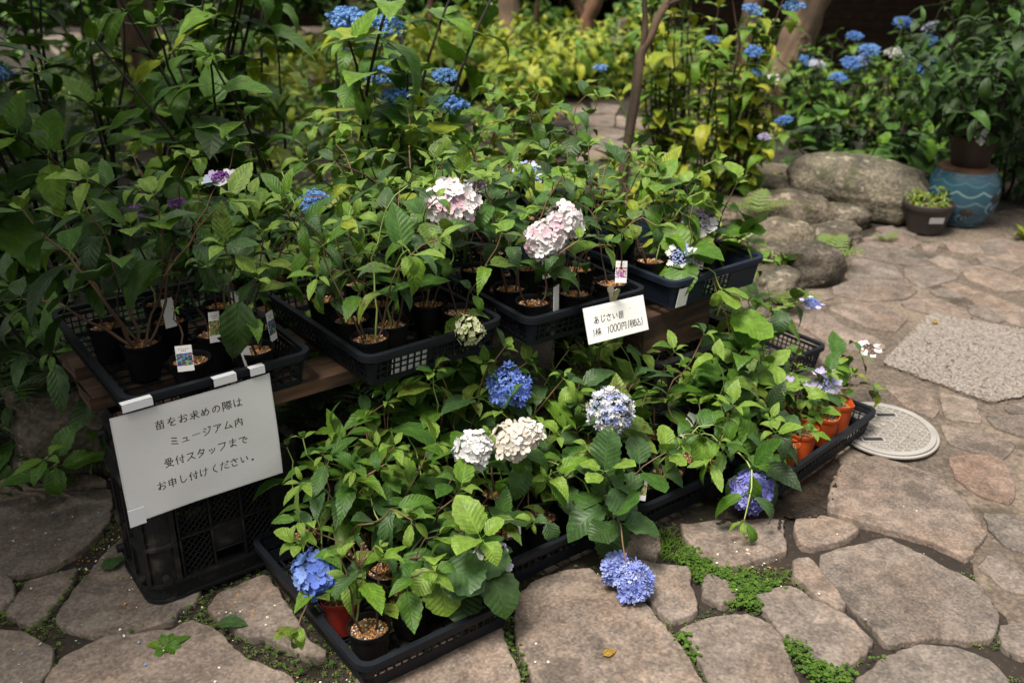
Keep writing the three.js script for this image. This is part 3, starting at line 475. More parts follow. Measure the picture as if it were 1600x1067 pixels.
// planks
for (const [a0, a1, b, wd] of [[-0.2, 1.42, 0.455, 0.1], [-0.222, 1.40, 0.64, 0.095], [-0.21, 1.42, 0.8, 0.1], [0.36, 1.44, 1.06, 0.1], [0.4, 1.4, 1.2, 0.09]]) {
  const g = box(a1 - a0, 0.028, wd), p = g.attributes.position; for (let i = 0; i < p.count; i++) p.setXYZ(i, p.getX(i) + R(-0.004, 0.004), p.getY(i), p.getZ(i)); g.computeVertexNormals();
  const t = single('plank', g, MP.wood, b < 0.5 ? 'weathered wooden plank under the front edge of the upper trays' : 'weathered wooden plank carrying the upper trays', 'plank', 'planks of the plant stand'); t.position.copy(at((a0 + a1) / 2, b + wd / 2, YU - 0.0145)); t.rotation.y = YAW;
}
// crates
function crateGeos(w, d, h) {
  const P = perimeter(w, d, 0.038, 0.01), n = P.length, base = [], col = [], rib = [], net = [], plate = [];
  base.push(strip(P, 0, n, 0, 0.006, 0.02, () => 0.002)); base.push(strip(P, 0, n, 0.0065, 0.036, 0.003, () => -0.003)); base.push(strip(P, 0, n, 0.0365, 0.0425, 0.022, () => 0.003));
  base.push(box(w - 0.03, 0.005, d - 0.03, 0, 0.012, 0));
  const rim = [strip(P, 0, n, h - 0.009, h, 0.02, () => 0.004), strip(P, 0, n, h - 0.03, h - 0.0095, 0.003, () => -0.002)];
  const runs = []; for (let i = 0; i < n; i++) if (P[i].side < 0) { const k = runs[runs.length - 1]; if (k && k[1] === i - 1) k[1] = i; else runs.push([i, i]); }
  for (const [i0, i1] of runs) { col.push(strip(P, i0 - 3, i1 + 4, 0.043, h - 0.031, 0.004, () => -0.004)); for (const y of [h * 0.47]) col.push(strip(P, i0 - 3, i1 + 4, y, y + 0.006, 0.012, () => 0.005)); for (const j of [i0 - 3, i1 + 4, Math.round((i0 + i1) / 2)]) col.push(strip(P, j, j + 0.0 + 1, 0.043, h - 0.031, 0.01, () => 0.003)); for (const j of [i0, i1]) { const p = P[(j + n) % n]; col.push(new THREE.CylinderGeometry(0.009, 0.009, 0.02, 12).rotateX(Math.PI / 2).rotateY(Math.atan2(p.nx, p.nz)).translate(p.x + p.nx * 0.002, 0.054, p.z + p.nz * 0.002)); } }
  const faces = [[w - 0.15, 0, d / 2 - 0.008, 0], [d - 0.15, w / 2 - 0.008, 0, Math.PI / 2], [w - 0.15, 0, -d / 2 + 0.008, Math.PI], [d - 0.15, -w / 2 + 0.008, 0, -Math.PI / 2]];
  for (const [fw, x, z, ry] of faces) {
    const put = (g) => g.rotateY(ry).translate(x, 0, z), y0 = 0.043, y1 = h - 0.031, ym = h * 0.5, bays = Math.max(2, Math.round(fw / 0.075));
    for (let i = 0; i <= bays; i++) rib.push(put(box(0.004, y1 - y0, 0.012, -fw / 2 + fw * i / bays, (y0 + y1) / 2, 0)));
    rib.push(put(box(fw, 0.005, 0.0125, 0, ym, 0.0005)));
    const solid = 1; for (let i = 0; i < bays; i++) for (const [ya, yb, low] of [[y0, ym - 0.003, 1], [ym + 0.003, y1, 0]]) {
      const xa = -fw / 2 + fw * i / bays + 0.002, xb = -fw / 2 + fw * (i + 1) / bays - 0.002, bw = xb - xa, bh = yb - ya;
      if (low && i === solid) { plate.push(put(merge([box(bw, bh * 0.62, 0.003, (xa + xb) / 2, yb - bh * 0.31, -0.002), box(bw, 0.004, 0.009, (xa + xb) / 2, yb - bh * 0.63, 0)]))); continue; }
      const m = Math.max(3, Math.round((bw + bh) / 0.0145)); // diamond lattice clipped to the bay
      for (let k = 1; k < m; k++) { const s = (bw + bh) * k / m; for (const f of [1, -1]) { const q0 = s < bh ? [0, s] : [s - bh, bh], q1 = s < bw ? [s, 0] : [bw, s - bw]; const X = (q) => f > 0 ? xa + q[0] : xb - q[0]; net.push(put(bar(V(X(q0), ya + q0[1], f * 0.0008), V(X(q1), ya + q1[1], f * 0.0008), 0.0016, 0.0022))); } }
    }
  }
  return { base: merge(base), rim: merge(rim), col: merge(col), rib: merge(rib), net: merge(net), plate };
}
const CG = crateGeos(0.345, 0.42, 0.265), CGn = crateGeos(0.345, 0.2, 0.265), CGs = crateGeos(0.3, 0.2, 0.104);
function crate(G, a, b, w, d, y, label, turn = 0) {
  const c = thing('storage_crate', label, 'crate', arr(at(a + w / 2, b + d / 2, y)), YAW + turn, 'black crates under the stand');
  part(c, 'base', G.base, MP.crate); part(c, 'rim', G.rim, MP.crate); part(c, 'corner_posts', G.col, MP.crate); part(c, 'rib_frame', G.rib, MP.crate); part(c, 'lattice', G.net, MP.crate); for (const g of G.plate) part(c, 'name_plate', g, MP.crate); return c;
}
crate(CGn, -0.215, 0.468, 0.345, 0.2, 0.002, 'dusty black lattice crate on the flagstones below the white notice');
crate(CGs, -0.21, 0.475, 0.3, 0.2, 0.267, 'shallow black crate stacked between the lower crate and the planks');
crate(CG, 0.985, 0.295, 0.345, 0.42, 0.0, 'black lattice crate on the ground under the dark blue tray');
crate(CG, 0.47, 0.80, 0.345, 0.42, 0.0, 'black crate deep under the back row of trays');
for (const [a, b, label] of [[1.09, 0.50, 'brown wooden block between the rear crate and the planks'], [0.64, 1.0, 'wooden block deep under the back row of trays']]) { const m = single('wooden_block', box(0.24, 0.105, 0.3), MP.wood, label, 'block'); m.position.copy(at(a, b, 0.3185)); m.rotation.y = YAW + 0.05; }

// ───────────────────────── notice, price card, labels ─────────────────────────
const GLYPH = {
  苗: [[10,22,90,22],[33,8,33,34],[67,8,67,34],[20,42,20,94],[20,42,80,42,80,94],[20,67,80,67],[50,42,50,92],[20,92,80,92]], 求: [[12,32,88,32],[50,6,50,88,38,82],[22,46,36,58],[12,80,40,60],[82,44,56,58],[50,36,70,66,92,86],[66,10,78,20]],
  際: [[10,10,10,95],[10,10,34,10,22,36,36,54,30,66,20,64],[52,10,40,36],[52,16,66,16,56,36,42,50],[70,12,92,14,78,34],[70,20,80,36,95,50],[52,48,80,48],[44,60,92,60],[68,60,68,92,60,88],[54,68,42,84],[80,68,92,84]], 内: [[16,28,16,95],[16,28,84,28,84,92,74,88],[50,6,48,40,28,70],[50,44,74,68]],
  受: [[70,6,22,14],[26,20,32,32],[48,18,52,30],[76,16,66,32],[14,52,14,38,88,38,84,52],[26,54,72,54,56,76,18,94],[32,58,58,80,90,94]], 付: [[32,8,12,46],[24,34,24,94],[44,34,94,34],[76,8,76,90,64,84],[50,50,60,66]], 申: [[18,22,18,70],[18,22,82,22,82,70],[18,46,82,46],[18,70,82,70],[50,4,50,97]],
  株: [[6,32,46,32],[26,8,26,95],[26,36,6,70],[28,44,46,62],[58,12,50,34],[54,26,90,26],[48,48,96,48],[72,8,72,95],[70,50,48,82],[74,50,97,80]], 円: [[16,14,16,95],[16,14,84,14,84,92,74,88],[16,52,84,52],[50,14,50,52]],
  税: [[38,8,12,16],[6,34,46,34],[26,14,26,95],[26,38,6,68],[28,46,44,60],[58,8,64,22],[88,8,78,22],[56,26,56,50,88,50,88,26,56,26],[64,52,62,76,46,94],[78,52,78,88,96,88,96,76]], 込: [[44,16,62,16,68,46,94,72],[66,34,58,56,40,72],[12,14,22,24],[8,40,24,40,24,70,10,84],[24,72,40,88,96,90]],
};
const KANA = {
  を: [[18,24,78,24],[48,6,36,36,16,58],[20,54,40,44,54,54,52,72],[84,42,50,60,34,78,48,92,82,90]], お: [[10,30,66,30],[38,8,38,84,26,84,16,72,34,56,62,50,84,62,80,82,58,90],[74,18,90,34]], め: [[24,22,34,60,46,80],[64,12,54,50,30,82,14,78,14,58,36,38,66,34,86,52,84,72,60,90]], の: [[52,22,44,60,28,80,14,66,20,40,44,22,70,24,86,46,82,70,58,88]],
  は: [[18,12,14,50,20,90,26,72],[42,34,90,34],[68,10,68,78,56,90,42,82,52,70,70,74,90,88]], ミ: [[28,14,72,28],[26,44,70,58],[20,72,78,90]], ュ: [[26,50,62,50,58,86],[12,86,84,86]], ー: [[12,50,88,48]], ジ: [[24,16,44,28],[14,42,34,54],[20,90,60,72,84,36],[66,10,76,24],[80,6,90,20]], ア: [[14,18,84,18,70,38,54,48],[50,34,48,64,24,92]], ム: [[46,12,16,82,80,76],[64,54,88,90]],
  ス: [[20,20,76,20,56,56,14,90],[54,58,88,88]], タ: [[42,8,14,54],[34,24,80,24,62,64,20,94],[34,46,66,62]], ッ: [[22,48,30,62],[44,44,50,58],[78,46,66,74,36,92]], フ: [[14,20,84,20,66,62,26,92]], ま: [[16,24,84,24],[18,44,82,44],[52,6,52,78,38,90,22,82,34,70,56,74,84,92]], で: [[12,26,84,20,56,34,44,58,54,82,78,90],[70,44,78,56],[84,38,92,50]],
  し: [[30,8,28,66,40,88,62,84,84,62]], け: [[18,12,14,50,20,90,26,72],[40,32,92,32],[72,8,72,60,52,94]], く: [[68,8,26,48,74,92]], だ: [[10,28,54,26],[36,8,14,90],[56,48,86,46],[52,66,58,84,92,84],[74,14,82,26],[88,10,96,22]], さ: [[14,30,86,24],[42,8,70,58],[26,58,24,80,48,92,76,88]], い: [[18,22,20,60,34,84,44,66],[74,28,86,64]],
  '。': [[22,80,32,72,40,82,30,92,22,80]], あ: [[16,24,82,22],[44,6,40,50,48,86],[66,36,52,70,26,88,16,72,36,50,66,44,88,62,80,82,58,92]], じ: [[30,8,28,66,40,88,62,84,84,62],[64,18,72,30],[78,12,86,24]], '1': [[38,22,54,8,50,94]], '0': [[52,6,14,20,10,60,30,94,66,94,90,60,88,20,56,6]], '(': [[66,4,44,50,60,98]], ')': [[34,4,58,50,40,98]],
};
const STRAIGHT = 'アタスフミムュジッー';
function write(ctx, text, x, y, size, lw, adv = 1, slant = 0) {
  ctx.lineCap = 'round'; ctx.lineJoin = 'round';
  for (const ch of text) {
    const kan = GLYPH[ch], st = kan ?? KANA[ch], narrow = '()1'.includes(ch) ? 0.55 : ch === '0' ? 0.66 : 1;
    if (st) for (const s of st) {
      const X = (i) => x + (s[i] * (ch === '1' || ch === '0' || ch === '(' || ch === ')' ? 0.6 : 1) - slant * (s[i + 1] - 50)) / 100 * size, Y = (i) => y + s[i + 1] / 100 * size, hor = s.length === 4 && Math.abs(s[1] - s[3]) < 6; ctx.lineWidth = lw * (hor ? 0.72 : 1.05);
      ctx.beginPath(); ctx.moveTo(X(0), Y(0));
      if (kan || STRAIGHT.includes(ch)) for (let i = 2; i < s.length; i += 2) ctx.lineTo(X(i), Y(i));
      else { for (let i = 2; i < s.length - 2; i += 2) ctx.quadraticCurveTo(X(i), Y(i), (X(i) + X(i + 2)) / 2, (Y(i) + Y(i + 2)) / 2); ctx.lineTo(X(s.length - 2), Y(s.length - 2)); }
      ctx.stroke();
    }
    x += size * adv * narrow;
  }
}
function canvasTex(w, h, draw) { const c = document.createElement('canvas'); c.width = w; c.height = h; const x = c.getContext('2d'); draw(x); const t = new THREE.CanvasTexture(c); t.colorSpace = THREE.SRGBColorSpace; t.magFilter = THREE.LinearFilter; return t; }
const faceUV = (g) => { const p = g.attributes.position; g.computeBoundingBox(); const b = g.boundingBox, uv = g.attributes.uv; for (let i = 0; i < p.count; i++) uv.setXY(i, (p.getX(i) - b.min.x) / (b.max.x - b.min.x), (p.getY(i) - b.min.y) / (b.max.y - b.min.y)); return g; };
{ // laminated A4 notice hanging from the tray rim
  const tex = canvasTex(1280, 912, (x) => {
    x.fillStyle = '#e4e3e1'; x.fillRect(0, 0, 1280, 912);
    for (let i = 0; i < 900; i++) { x.fillStyle = `rgba(${150 + rnd() * 60},${150 + rnd() * 60},${155 + rnd() * 60},0.05)`; x.fillRect(rnd() * 1280, rnd() * 912, 3 + rnd() * 60, 2 + rnd() * 10); }
    x.fillStyle = '#d6d6d5'; x.fillRect(0, 0, 1280, 14); x.fillRect(0, 898, 1280, 14); x.fillRect(0, 0, 14, 912); x.fillRect(1266, 0, 14, 912);
    x.strokeStyle = '#221f1e';
    write(x, '苗をお求めの際は', 310, 120, 84, 7.4, 1.06); write(x, 'ミュージアム内', 400, 290, 82, 7.4, 1.06); write(x, '受付スタッフまで', 330, 460, 82, 7.4, 1.06); write(x, 'お申し付けください。', 245, 635, 82, 7.4, 1.04);
  });
  const t = thing('notice', 'white laminated notice with Japanese text taped to the tray above the crate', 'sign', arr(at(-0.237, 0.437 - 0.006, 0.452)), YAW + 0.03);
  const g = new THREE.PlaneGeometry(0.305, 0.217, 14, 10), p = g.attributes.position; for (let i = 0; i < p.count; i++) { const u = p.getX(i) / 0.305, v = p.getY(i) / 0.217; p.setZ(i, 0.004 * Math.sin(u * 3 + v * 2) + 0.003 * N3(u * 3, v * 3, 1) + 0.008 * (0.5 - v) * 1.5); }
  g.computeVertexNormals(); const back = g.clone(); back.translate(0, 0, -0.0012); { const ia = back.index.array; for (let i = 0; i < ia.length; i += 3) { const k = ia[i]; ia[i] = ia[i + 1]; ia[i + 1] = k; } back.computeVertexNormals(); }
  const mat = new THREE.MeshPhysicalMaterial({ map: tex, color: rgb(0.72, 0.725, 0.735), roughness: 0.4, clearcoat: 0.5, clearcoatRoughness: 0.3 });
  const sheet = part(t, 'laminated_sheet', merge([g, back]), mat); sheet.position.set(0.1525, -0.1085, 0.002);
  const tape = std({ color: rgb(0.6, 0.605, 0.62), roughness: 0.3 });
  for (const [x, w] of [[0.05, 0.055], [0.215, 0.045], [0.28, 0.03]]) { const tp = merge([box(w, 0.014, 0.0008, 0, 0.013, 0.0072), box(w, 0.0008, 0.014, 0, 0.0212, 0.0)]); part(t, 'tape', tp, tape).position.set(x, 0.0, 0.0); }
  part(t, 'tape', box(0.03, 0.035, 0.0012, 0, 0, 0), tape).position.set(0.012, -0.2, 0.0205);
}
{ // price card with a bulldog clip
  const tex = canvasTex(768, 348, (x) => {
    x.fillStyle = '#ebe8e2'; x.fillRect(0, 0, 768, 348); x.fillStyle = '#f6f5f2'; x.fillRect(0, 0, 768, 40); x.fillStyle = '#dcd9d2'; x.fillRect(0, 40, 768, 3);
    x.strokeStyle = '#191817'; write(x, 'あじさい苗', 96, 96, 80, 8, 0.98, 0.14); write(x, '1株 1000円(税込)', 56, 210, 80, 8, 0.9, 0.14);
    x.fillStyle = 'rgba(226,150,80,0.5)'; x.fillRect(560, 96, 26, 10);
  });
  const t = thing('price_card', 'small white handwritten price card clipped to a black tray rim', 'sign', arr(at(0.79, 0.305 - 0.011, 0.455)), YAW - 0.03);
  const c = part(t, 'card', faceUV(box(0.172, 0.08, 0.0025)), std({ map: tex, color: rgb(0.92, 0.92, 0.92), roughness: 0.5 })); c.rotation.set(-0.36, 0, -0.03); c.position.set(0.03, -0.02, 0.02);
  const metal = std({ color: rgb(0.4, 0.36, 0.27), metalness: 0.9, roughness: 0.42 }), clip = thing('bulldog_clip', 'small metal bulldog clip holding the white price card', 'clip', arr(at(0.80, 0.305 - 0.014, 0.45)), YAW - 0.03);
  part(clip, 'jaw', merge([new THREE.CylinderGeometry(0.0045, 0.0045, 0.042, 10).rotateZ(Math.PI / 2).translate(0.024, 0.002, 0.0055), box(0.042, 0.02, 0.002, 0.024, 0.012, 0.004, -0.3)]), metal);
  part(clip, 'grip', merge([box(0.014, 0.03, 0.0014, 0.024, 0.03, 0.004, 0.35), new THREE.CylinderGeometry(0.0095, 0.0095, 0.0014, 14).rotateX(Math.PI / 2 + 0.35).translate(0.024, 0.047, 0.0095)]), metal);
  part(clip, 'grip', merge([box(0.014, 0.028, 0.0014, 0.024, 0.03, -0.006, -0.35), new THREE.CylinderGeometry(0.0095, 0.0095, 0.0014, 14).rotateX(Math.PI / 2 - 0.35).translate(0.024, 0.046, -0.011)]), metal);
}
{ // white sticker on the dark blue tray
  const s = single('sticker', box(0.034, 0.05, 0.0012), MP.white, 'plain white paper sticker on the front of the dark blue tray', 'sticker'); s.position.copy(at(1.045, 0.283 + 0.0075, YU + 0.03)); s.rotation.set(0, YAW + 0.01, 0); s.rotateX(0.19);
}
{ const s = single('sticker', box(0.085, 0.04, 0.0012), MP.white, 'white paper sticker behind the lattice of the second tray', 'sticker'); s.position.copy(at(0.34, 0.345 + 0.0205, YU + 0.03)); s.rotation.set(0, YAW + 0.02, 0); s.rotateX(0.19); }
const tagTex = [0, 1, 2, 3].map((k) => canvasTex(128, 320, (x) => {
  x.fillStyle = '#efedea'; x.fillRect(0, 0, 128, 320); if (k === 0) return;
  const base = [[0, 0, 0], [70, 80, 105], [150, 90, 120], [120, 130, 60]][k], fl = [[0, 0, 0], [205, 200, 225], [240, 150, 180], [215, 225, 150]][k];
  x.fillStyle = k === 2 ? '#efe9ee' : `rgb(${base})`; x.fillRect(5, 96, 118, 150);
  for (let i = 0; i < 120; i++) { const v = rnd() * 0.8 + 0.4; x.fillStyle = `rgba(${fl.map((c, j) => Math.min(255, (rnd() < 0.5 ? c : base[j]) * v) | 0)},0.8)`; x.beginPath(); x.arc(5 + rnd() * 118, 96 + rnd() * 150, 4 + rnd() * 9, 0, 7); x.fill(); }
  x.fillStyle = '#efedea'; x.fillRect(0, 0, 128, 92); x.fillRect(0, 250, 128, 70); x.fillStyle = '#c0493a'; for (let i = 0; i < 5; i++) x.fillRect(26 + i * 16, 36 + rnd() * 6, 10, 9); x.fillStyle = '#444'; for (let i = 0; i < 3; i++) x.fillRect(46 + i * 13, 62, 9, 8);
}));
const tagMats = tagTex.map((t) => std({ map: t, color: rgb(0.9, 0.9, 0.9), roughness: 0.45 })), tagGeo = faceUV(box(0.024, 0.062, 0.0009));
const tagWide = faceUV(box(0.03, 0.05, 0.0009));
function plantTag(a, b, y, k, turn, tilt, label, group, wide = false, roll = 0) { const m = single('plant_label', wide ? tagWide : tagGeo, tagMats[k], label, 'plant label', group); m.position.copy(at(a, b, y)); m.rotation.set(tilt, YAW + turn, roll, 'YXZ'); return m; }

// ───────────────────────── potted hydrangeas ─────────────────────────
function potGeo(r, h, flare = 0.76, soft = 0) {
  const pr = [[r * flare, 0.002], [r * flare, 0], [r * flare * 1.02, 0.002], [r * 0.97, h * 0.86], [r * 1.02, h * 0.865], [r * 1.05, h - 0.0015], [r * 1.035, h], [r * 0.99, h - 0.001], [r * 0.93, h * 0.84], [r * 0.9, h * 0.6]].map((p) => new THREE.Vector2(...p));
  const g = new THREE.LatheGeometry([new THREE.Vector2(0, 0.002), ...pr], 28), p = g.attributes.position;
  if (soft) for (let i = 0; i < p.count; i++) { const a = Math.atan2(p.getZ(i), p.getX(i)), y = p.getY(i) / h, k = 1 + soft * y * y * (Math.sin(a * 3 + 1) * 0.6 + Math.sin(a * 5 + 2) * 0.4); p.setX(i, p.getX(i) * k); p.setZ(i, p.getZ(i) * k); p.setY(i, p.getY(i) * (1 + soft * 0.7 * y * Math.sin(a * 2 + 0.4))); }
  g.computeVertexNormals(); return g;
}
const PG = { std: potGeo(0.038, 0.08), soft: [potGeo(0.04, 0.085, 0.74, 0.07), potGeo(0.038, 0.08, 0.75, 0.05)] };
const soilDisc = (r) => { const g = new THREE.CircleGeometry(r, 20, 0).rotateX(-Math.PI / 2); return g; };
const pelletGeo = (n, r, lo, hi) => { const l = []; for (let i = 0; i < n; i++) { const t = Math.sqrt(rnd()), a = rnd() * TAU, s = R(lo, hi); l.push(new THREE.OctahedronGeometry(s, 0).rotateX(R(0, 3)).rotateY(R(0, 3)).scale(1, 0.8, 1).translate(Math.cos(a) * r * t, R(-0.001, 0.003), Math.sin(a) * r * t)); } return merge(l); };
const PE = [pelletGeo(105, 0.034, 0.0017, 0.0036), pelletGeo(160, 0.033, 0.0017, 0.0036), pelletGeo(40, 0.033, 0.0015, 0.0032)];
const soilMat = std({ color: rgb(0.1, 0.06, 0.035), roughness: 1 });
const groupOf = {};
function potted(a, b, y, o) {
  const { pot = 'black', label, group, flowers = [], stemMat = [SM.tan, SM.brown, SM.green, SM.tan], turn = 0, r0 = 0.0023, ...gr } = o;
  const base = at(a, b, y), t = thing('potted_hydrangea', label, 'potted plant', arr(base), 0, group);
  const pg = pot === 'black' ? PG.std : pick(PG.soft), pm = pot === 'black' ? MP.pot : pot === 'red' ? MP.red : MP.orange, P0 = part(t, 'pot', pg, pm); P0.rotation.y = R(0, 6);
  const so = part(t, 'soil', soilDisc(0.035), soilMat); so.position.y = 0.066;
  PE.forEach((g, i) => { const p = part(so, 'soil_pellets', g, [MP.pellet, MP.pelletB, MP.pelletW][i]); p.userData.kind = 'stuff'; p.rotation.y = R(0, 6); });
  const targets = flowers.map((f) => { const w = at(f.a, f.b, f.y).sub(base); return [w.x, w.y, w.z, f.arch ?? 0.3, f.first ?? 0.45, f]; });
  const res = grow({ baseY: 0.064, ...gr, targets }); dress(t, res, stemMat, r0, 0.0013);
  for (const tp of res.tips) if (tp.spec?.make) tp.spec.make(t, tp.p, tp.spec.dir ? V(...tp.spec.dir) : tp.dir);
  return t;
}
const YP = YU + 0.008, YG = 0.012;
// tray with the notice
const gA = 'leafy pots in the notice tray', lA = 'leafy hydrangea in a black pot in the tray above the notice';
potted(-0.055, 0.52, YP, { label: 'bare stemmed seedling with a printed label, at the front of the notice tray', stems: 1, h: [0.1, 0.12], spread: 0.03, leaf: [0.02, 0.03], group: gA });
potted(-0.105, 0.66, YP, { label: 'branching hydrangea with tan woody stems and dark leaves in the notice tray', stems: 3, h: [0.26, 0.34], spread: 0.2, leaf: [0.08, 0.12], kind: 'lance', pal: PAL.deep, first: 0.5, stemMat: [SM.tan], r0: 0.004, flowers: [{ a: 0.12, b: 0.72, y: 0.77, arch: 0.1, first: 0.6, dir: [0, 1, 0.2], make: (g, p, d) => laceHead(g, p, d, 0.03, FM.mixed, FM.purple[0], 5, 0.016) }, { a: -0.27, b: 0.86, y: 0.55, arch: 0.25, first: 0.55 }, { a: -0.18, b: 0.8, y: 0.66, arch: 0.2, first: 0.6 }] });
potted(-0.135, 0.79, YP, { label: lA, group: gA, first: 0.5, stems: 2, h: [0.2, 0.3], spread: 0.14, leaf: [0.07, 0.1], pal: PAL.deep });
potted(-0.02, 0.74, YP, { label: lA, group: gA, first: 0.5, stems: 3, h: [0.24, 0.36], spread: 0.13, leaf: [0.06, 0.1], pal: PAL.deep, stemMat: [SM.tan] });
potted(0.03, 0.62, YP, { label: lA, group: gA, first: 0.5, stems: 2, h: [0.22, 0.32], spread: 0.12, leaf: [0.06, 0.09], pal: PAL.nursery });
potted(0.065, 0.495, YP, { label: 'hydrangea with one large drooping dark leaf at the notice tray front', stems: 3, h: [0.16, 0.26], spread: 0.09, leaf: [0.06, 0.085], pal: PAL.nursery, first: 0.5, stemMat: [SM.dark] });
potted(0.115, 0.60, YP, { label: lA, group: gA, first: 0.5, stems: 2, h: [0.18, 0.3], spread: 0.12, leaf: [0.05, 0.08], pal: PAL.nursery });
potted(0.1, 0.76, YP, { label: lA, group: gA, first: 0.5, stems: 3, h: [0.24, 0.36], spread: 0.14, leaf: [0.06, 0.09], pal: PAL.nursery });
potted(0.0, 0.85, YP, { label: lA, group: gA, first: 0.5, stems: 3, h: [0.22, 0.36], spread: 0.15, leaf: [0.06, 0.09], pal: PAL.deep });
{ // the hero leaf
  const t = scene.children.find((c) => c.userData.label?.startsWith('hydrangea with one large')); const d = V(-0.12, -0.9, 0.3).normalize(); addLeaf(t, { g: LG.ovate[0], m: LM.dark, p: V(0.0, 0.2, 0.06), q: basisQ(d, V(0.35, 0.4, 1)), s: 0.125 });
}
// second tray
const gB = 'leafy pots in the second tray', lB = 'leafy hydrangea in a black pot in the lattice tray beside the notice tray';
for (const [a, b] of [[0.275, 0.41], [0.345, 0.45], [0.29, 0.52], [0.375, 0.57], [0.47, 0.5], [0.5, 0.6], [0.3, 0.66], [0.41, 0.7], [0.5, 0.73]]) potted(a, b, YP, { label: lB, group: gB, stems: 4, h: [0.13, 0.36], spread: 0.17, leaf: [0.05, 0.08], pal: rnd() < 0.6 ? PAL.nursery : PAL.bright, first: 0.42, sag: 0.45, kind: rnd() < 0.55 ? 'lance' : 'ovate' });
potted(0.5, 0.42, YP, { label: 'potted hydrangea with a greenish cream flower hanging over the lattice tray rim', stems: 2, h: [0.2, 0.3], spread: 0.1, leaf: [0.05, 0.08], flowers: [{ a: 0.47, b: 0.34, y: 0.475, arch: 0.5, first: 0.5, dir: [-0.1, 0.9, 0.6], make: (g, p, d) => floretHead(g, p, d, 0.03, 46, FG.mop, FM.green, 0.0085) }] });
potted(0.55, 0.66, YP, { label: 'potted hydrangea with a single round pale pink flower above the lattice tray', stems: 3, h: [0.2, 0.32], spread: 0.12, leaf: [0.07, 0.1], flowers: [{ a: 0.50, b: 0.44, y: 0.712, arch: 0.05, first: 0.6, dir: [0, 0.75, 0.7], make: (g, p, d) => floretHead(g, p, d, 0.052, 84, FG.mop, FM.pink, 0.0155) }] });
// price card tray
const gC = 'leafy pots in the price card tray', lC = 'leafy hydrangea in a black pot in the price card tray';
for (const [a, b] of [[0.66, 0.37], [0.77, 0.36], [0.88, 0.36], [0.67, 0.47], [0.88, 0.48], [0.68, 0.62], [0.88, 0.62], [0.78, 0.7]]) potted(a, b, YP, { label: lC, group: gC, stems: b < 0.4 ? 2 : 3, h: b < 0.4 ? [0.1, 0.2] : [0.16, 0.3], spread: 0.12, leaf: [0.045, 0.075], pal: pick([PAL.nursery, PAL.bright, PAL.dull]), first: 0.45, sag: 0.5, stemMat: [SM.tan, SM.brown, SM.tan] });
potted(0.78, 0.56, YP, { label: 'potted hydrangea with a tall pale pink flower head beside the price card', stems: 2, h: [0.2, 0.28], spread: 0.1, leaf: [0.06, 0.085], flowers: [{ a: 0.70, b: 0.35, y: 0.635, arch: 0.1, first: 0.5, dir: [0.25, 0.75, 0.7], make: (g, p, d) => { floretHead(g, p.clone().add(V(0.022, 0.024, -0.01)), d, 0.038, 50, FG.mop, FM.pink, 0.015); floretHead(g, p.clone().add(V(-0.022, -0.012, 0.01)), d, 0.04, 52, FG.mop, FM.pink, 0.015); } }] });
// dark blue tray
const gD = 'leafy pots in the dark blue tray', lD = 'leafy hydrangea in a black pot in the dark blue tray';
for (const [a, b] of [[1.06, 0.42], [1.17, 0.46], [1.05, 0.58], [1.17, 0.64], [1.27, 0.58]]) potted(a, b, YP, { label: lD, group: gD, stems: 3, h: [0.14, 0.26], spread: 0.14, leaf: [0.05, 0.085], pal: pick([PAL.nursery, PAL.bright]), sag: 0.4 });
potted(1.1, 0.35, YP, { label: 'lacecap hydrangea with a pale dotted flower and big leaves over the dark blue tray', stems: 1, h: [0.12, 0.16], spread: 0.08, leaf: [0.08, 0.11], kind: 'broad', pal: PAL.bright, flowers: [{ a: 1.09, b: 0.35, y: 0.505, arch: 0.2, first: 0.7, dir: [-0.2, 0.6, 0.8], make: (g, p, d) => laceHead(g, p, d, 0.034, FM.paleblue, FM.paleblue[2], 9, 0.009) }, { a: 1.14, b: 0.26, y: 0.44, arch: 0.6, first: 0.55 }, { a: 1.17, b: 0.23, y: 0.3, arch: 0.7, first: 0.7 }] });
potted(1.25, 0.42, YP, { label: 'lacecap hydrangea with purple and white florets in the dark blue tray', stems: 2, h: [0.16, 0.22], spread: 0.12, leaf: [0.07, 0.11], kind: 'broad', pal: PAL.nursery, flowers: [{ a: 1.2, b: 0.4, y: 0.56, arch: 0.15, first: 0.6, dir: [0, 0.8, 0.6], make: (g, p, d) => { laceHead(g, p, d, 0.04, [...FM.mixed, ...FM.purple], FM.lilac[0], 11, 0.013); } }, { a: 1.34, b: 0.36, y: 0.49, arch: 0.3, first: 0.8 }] });
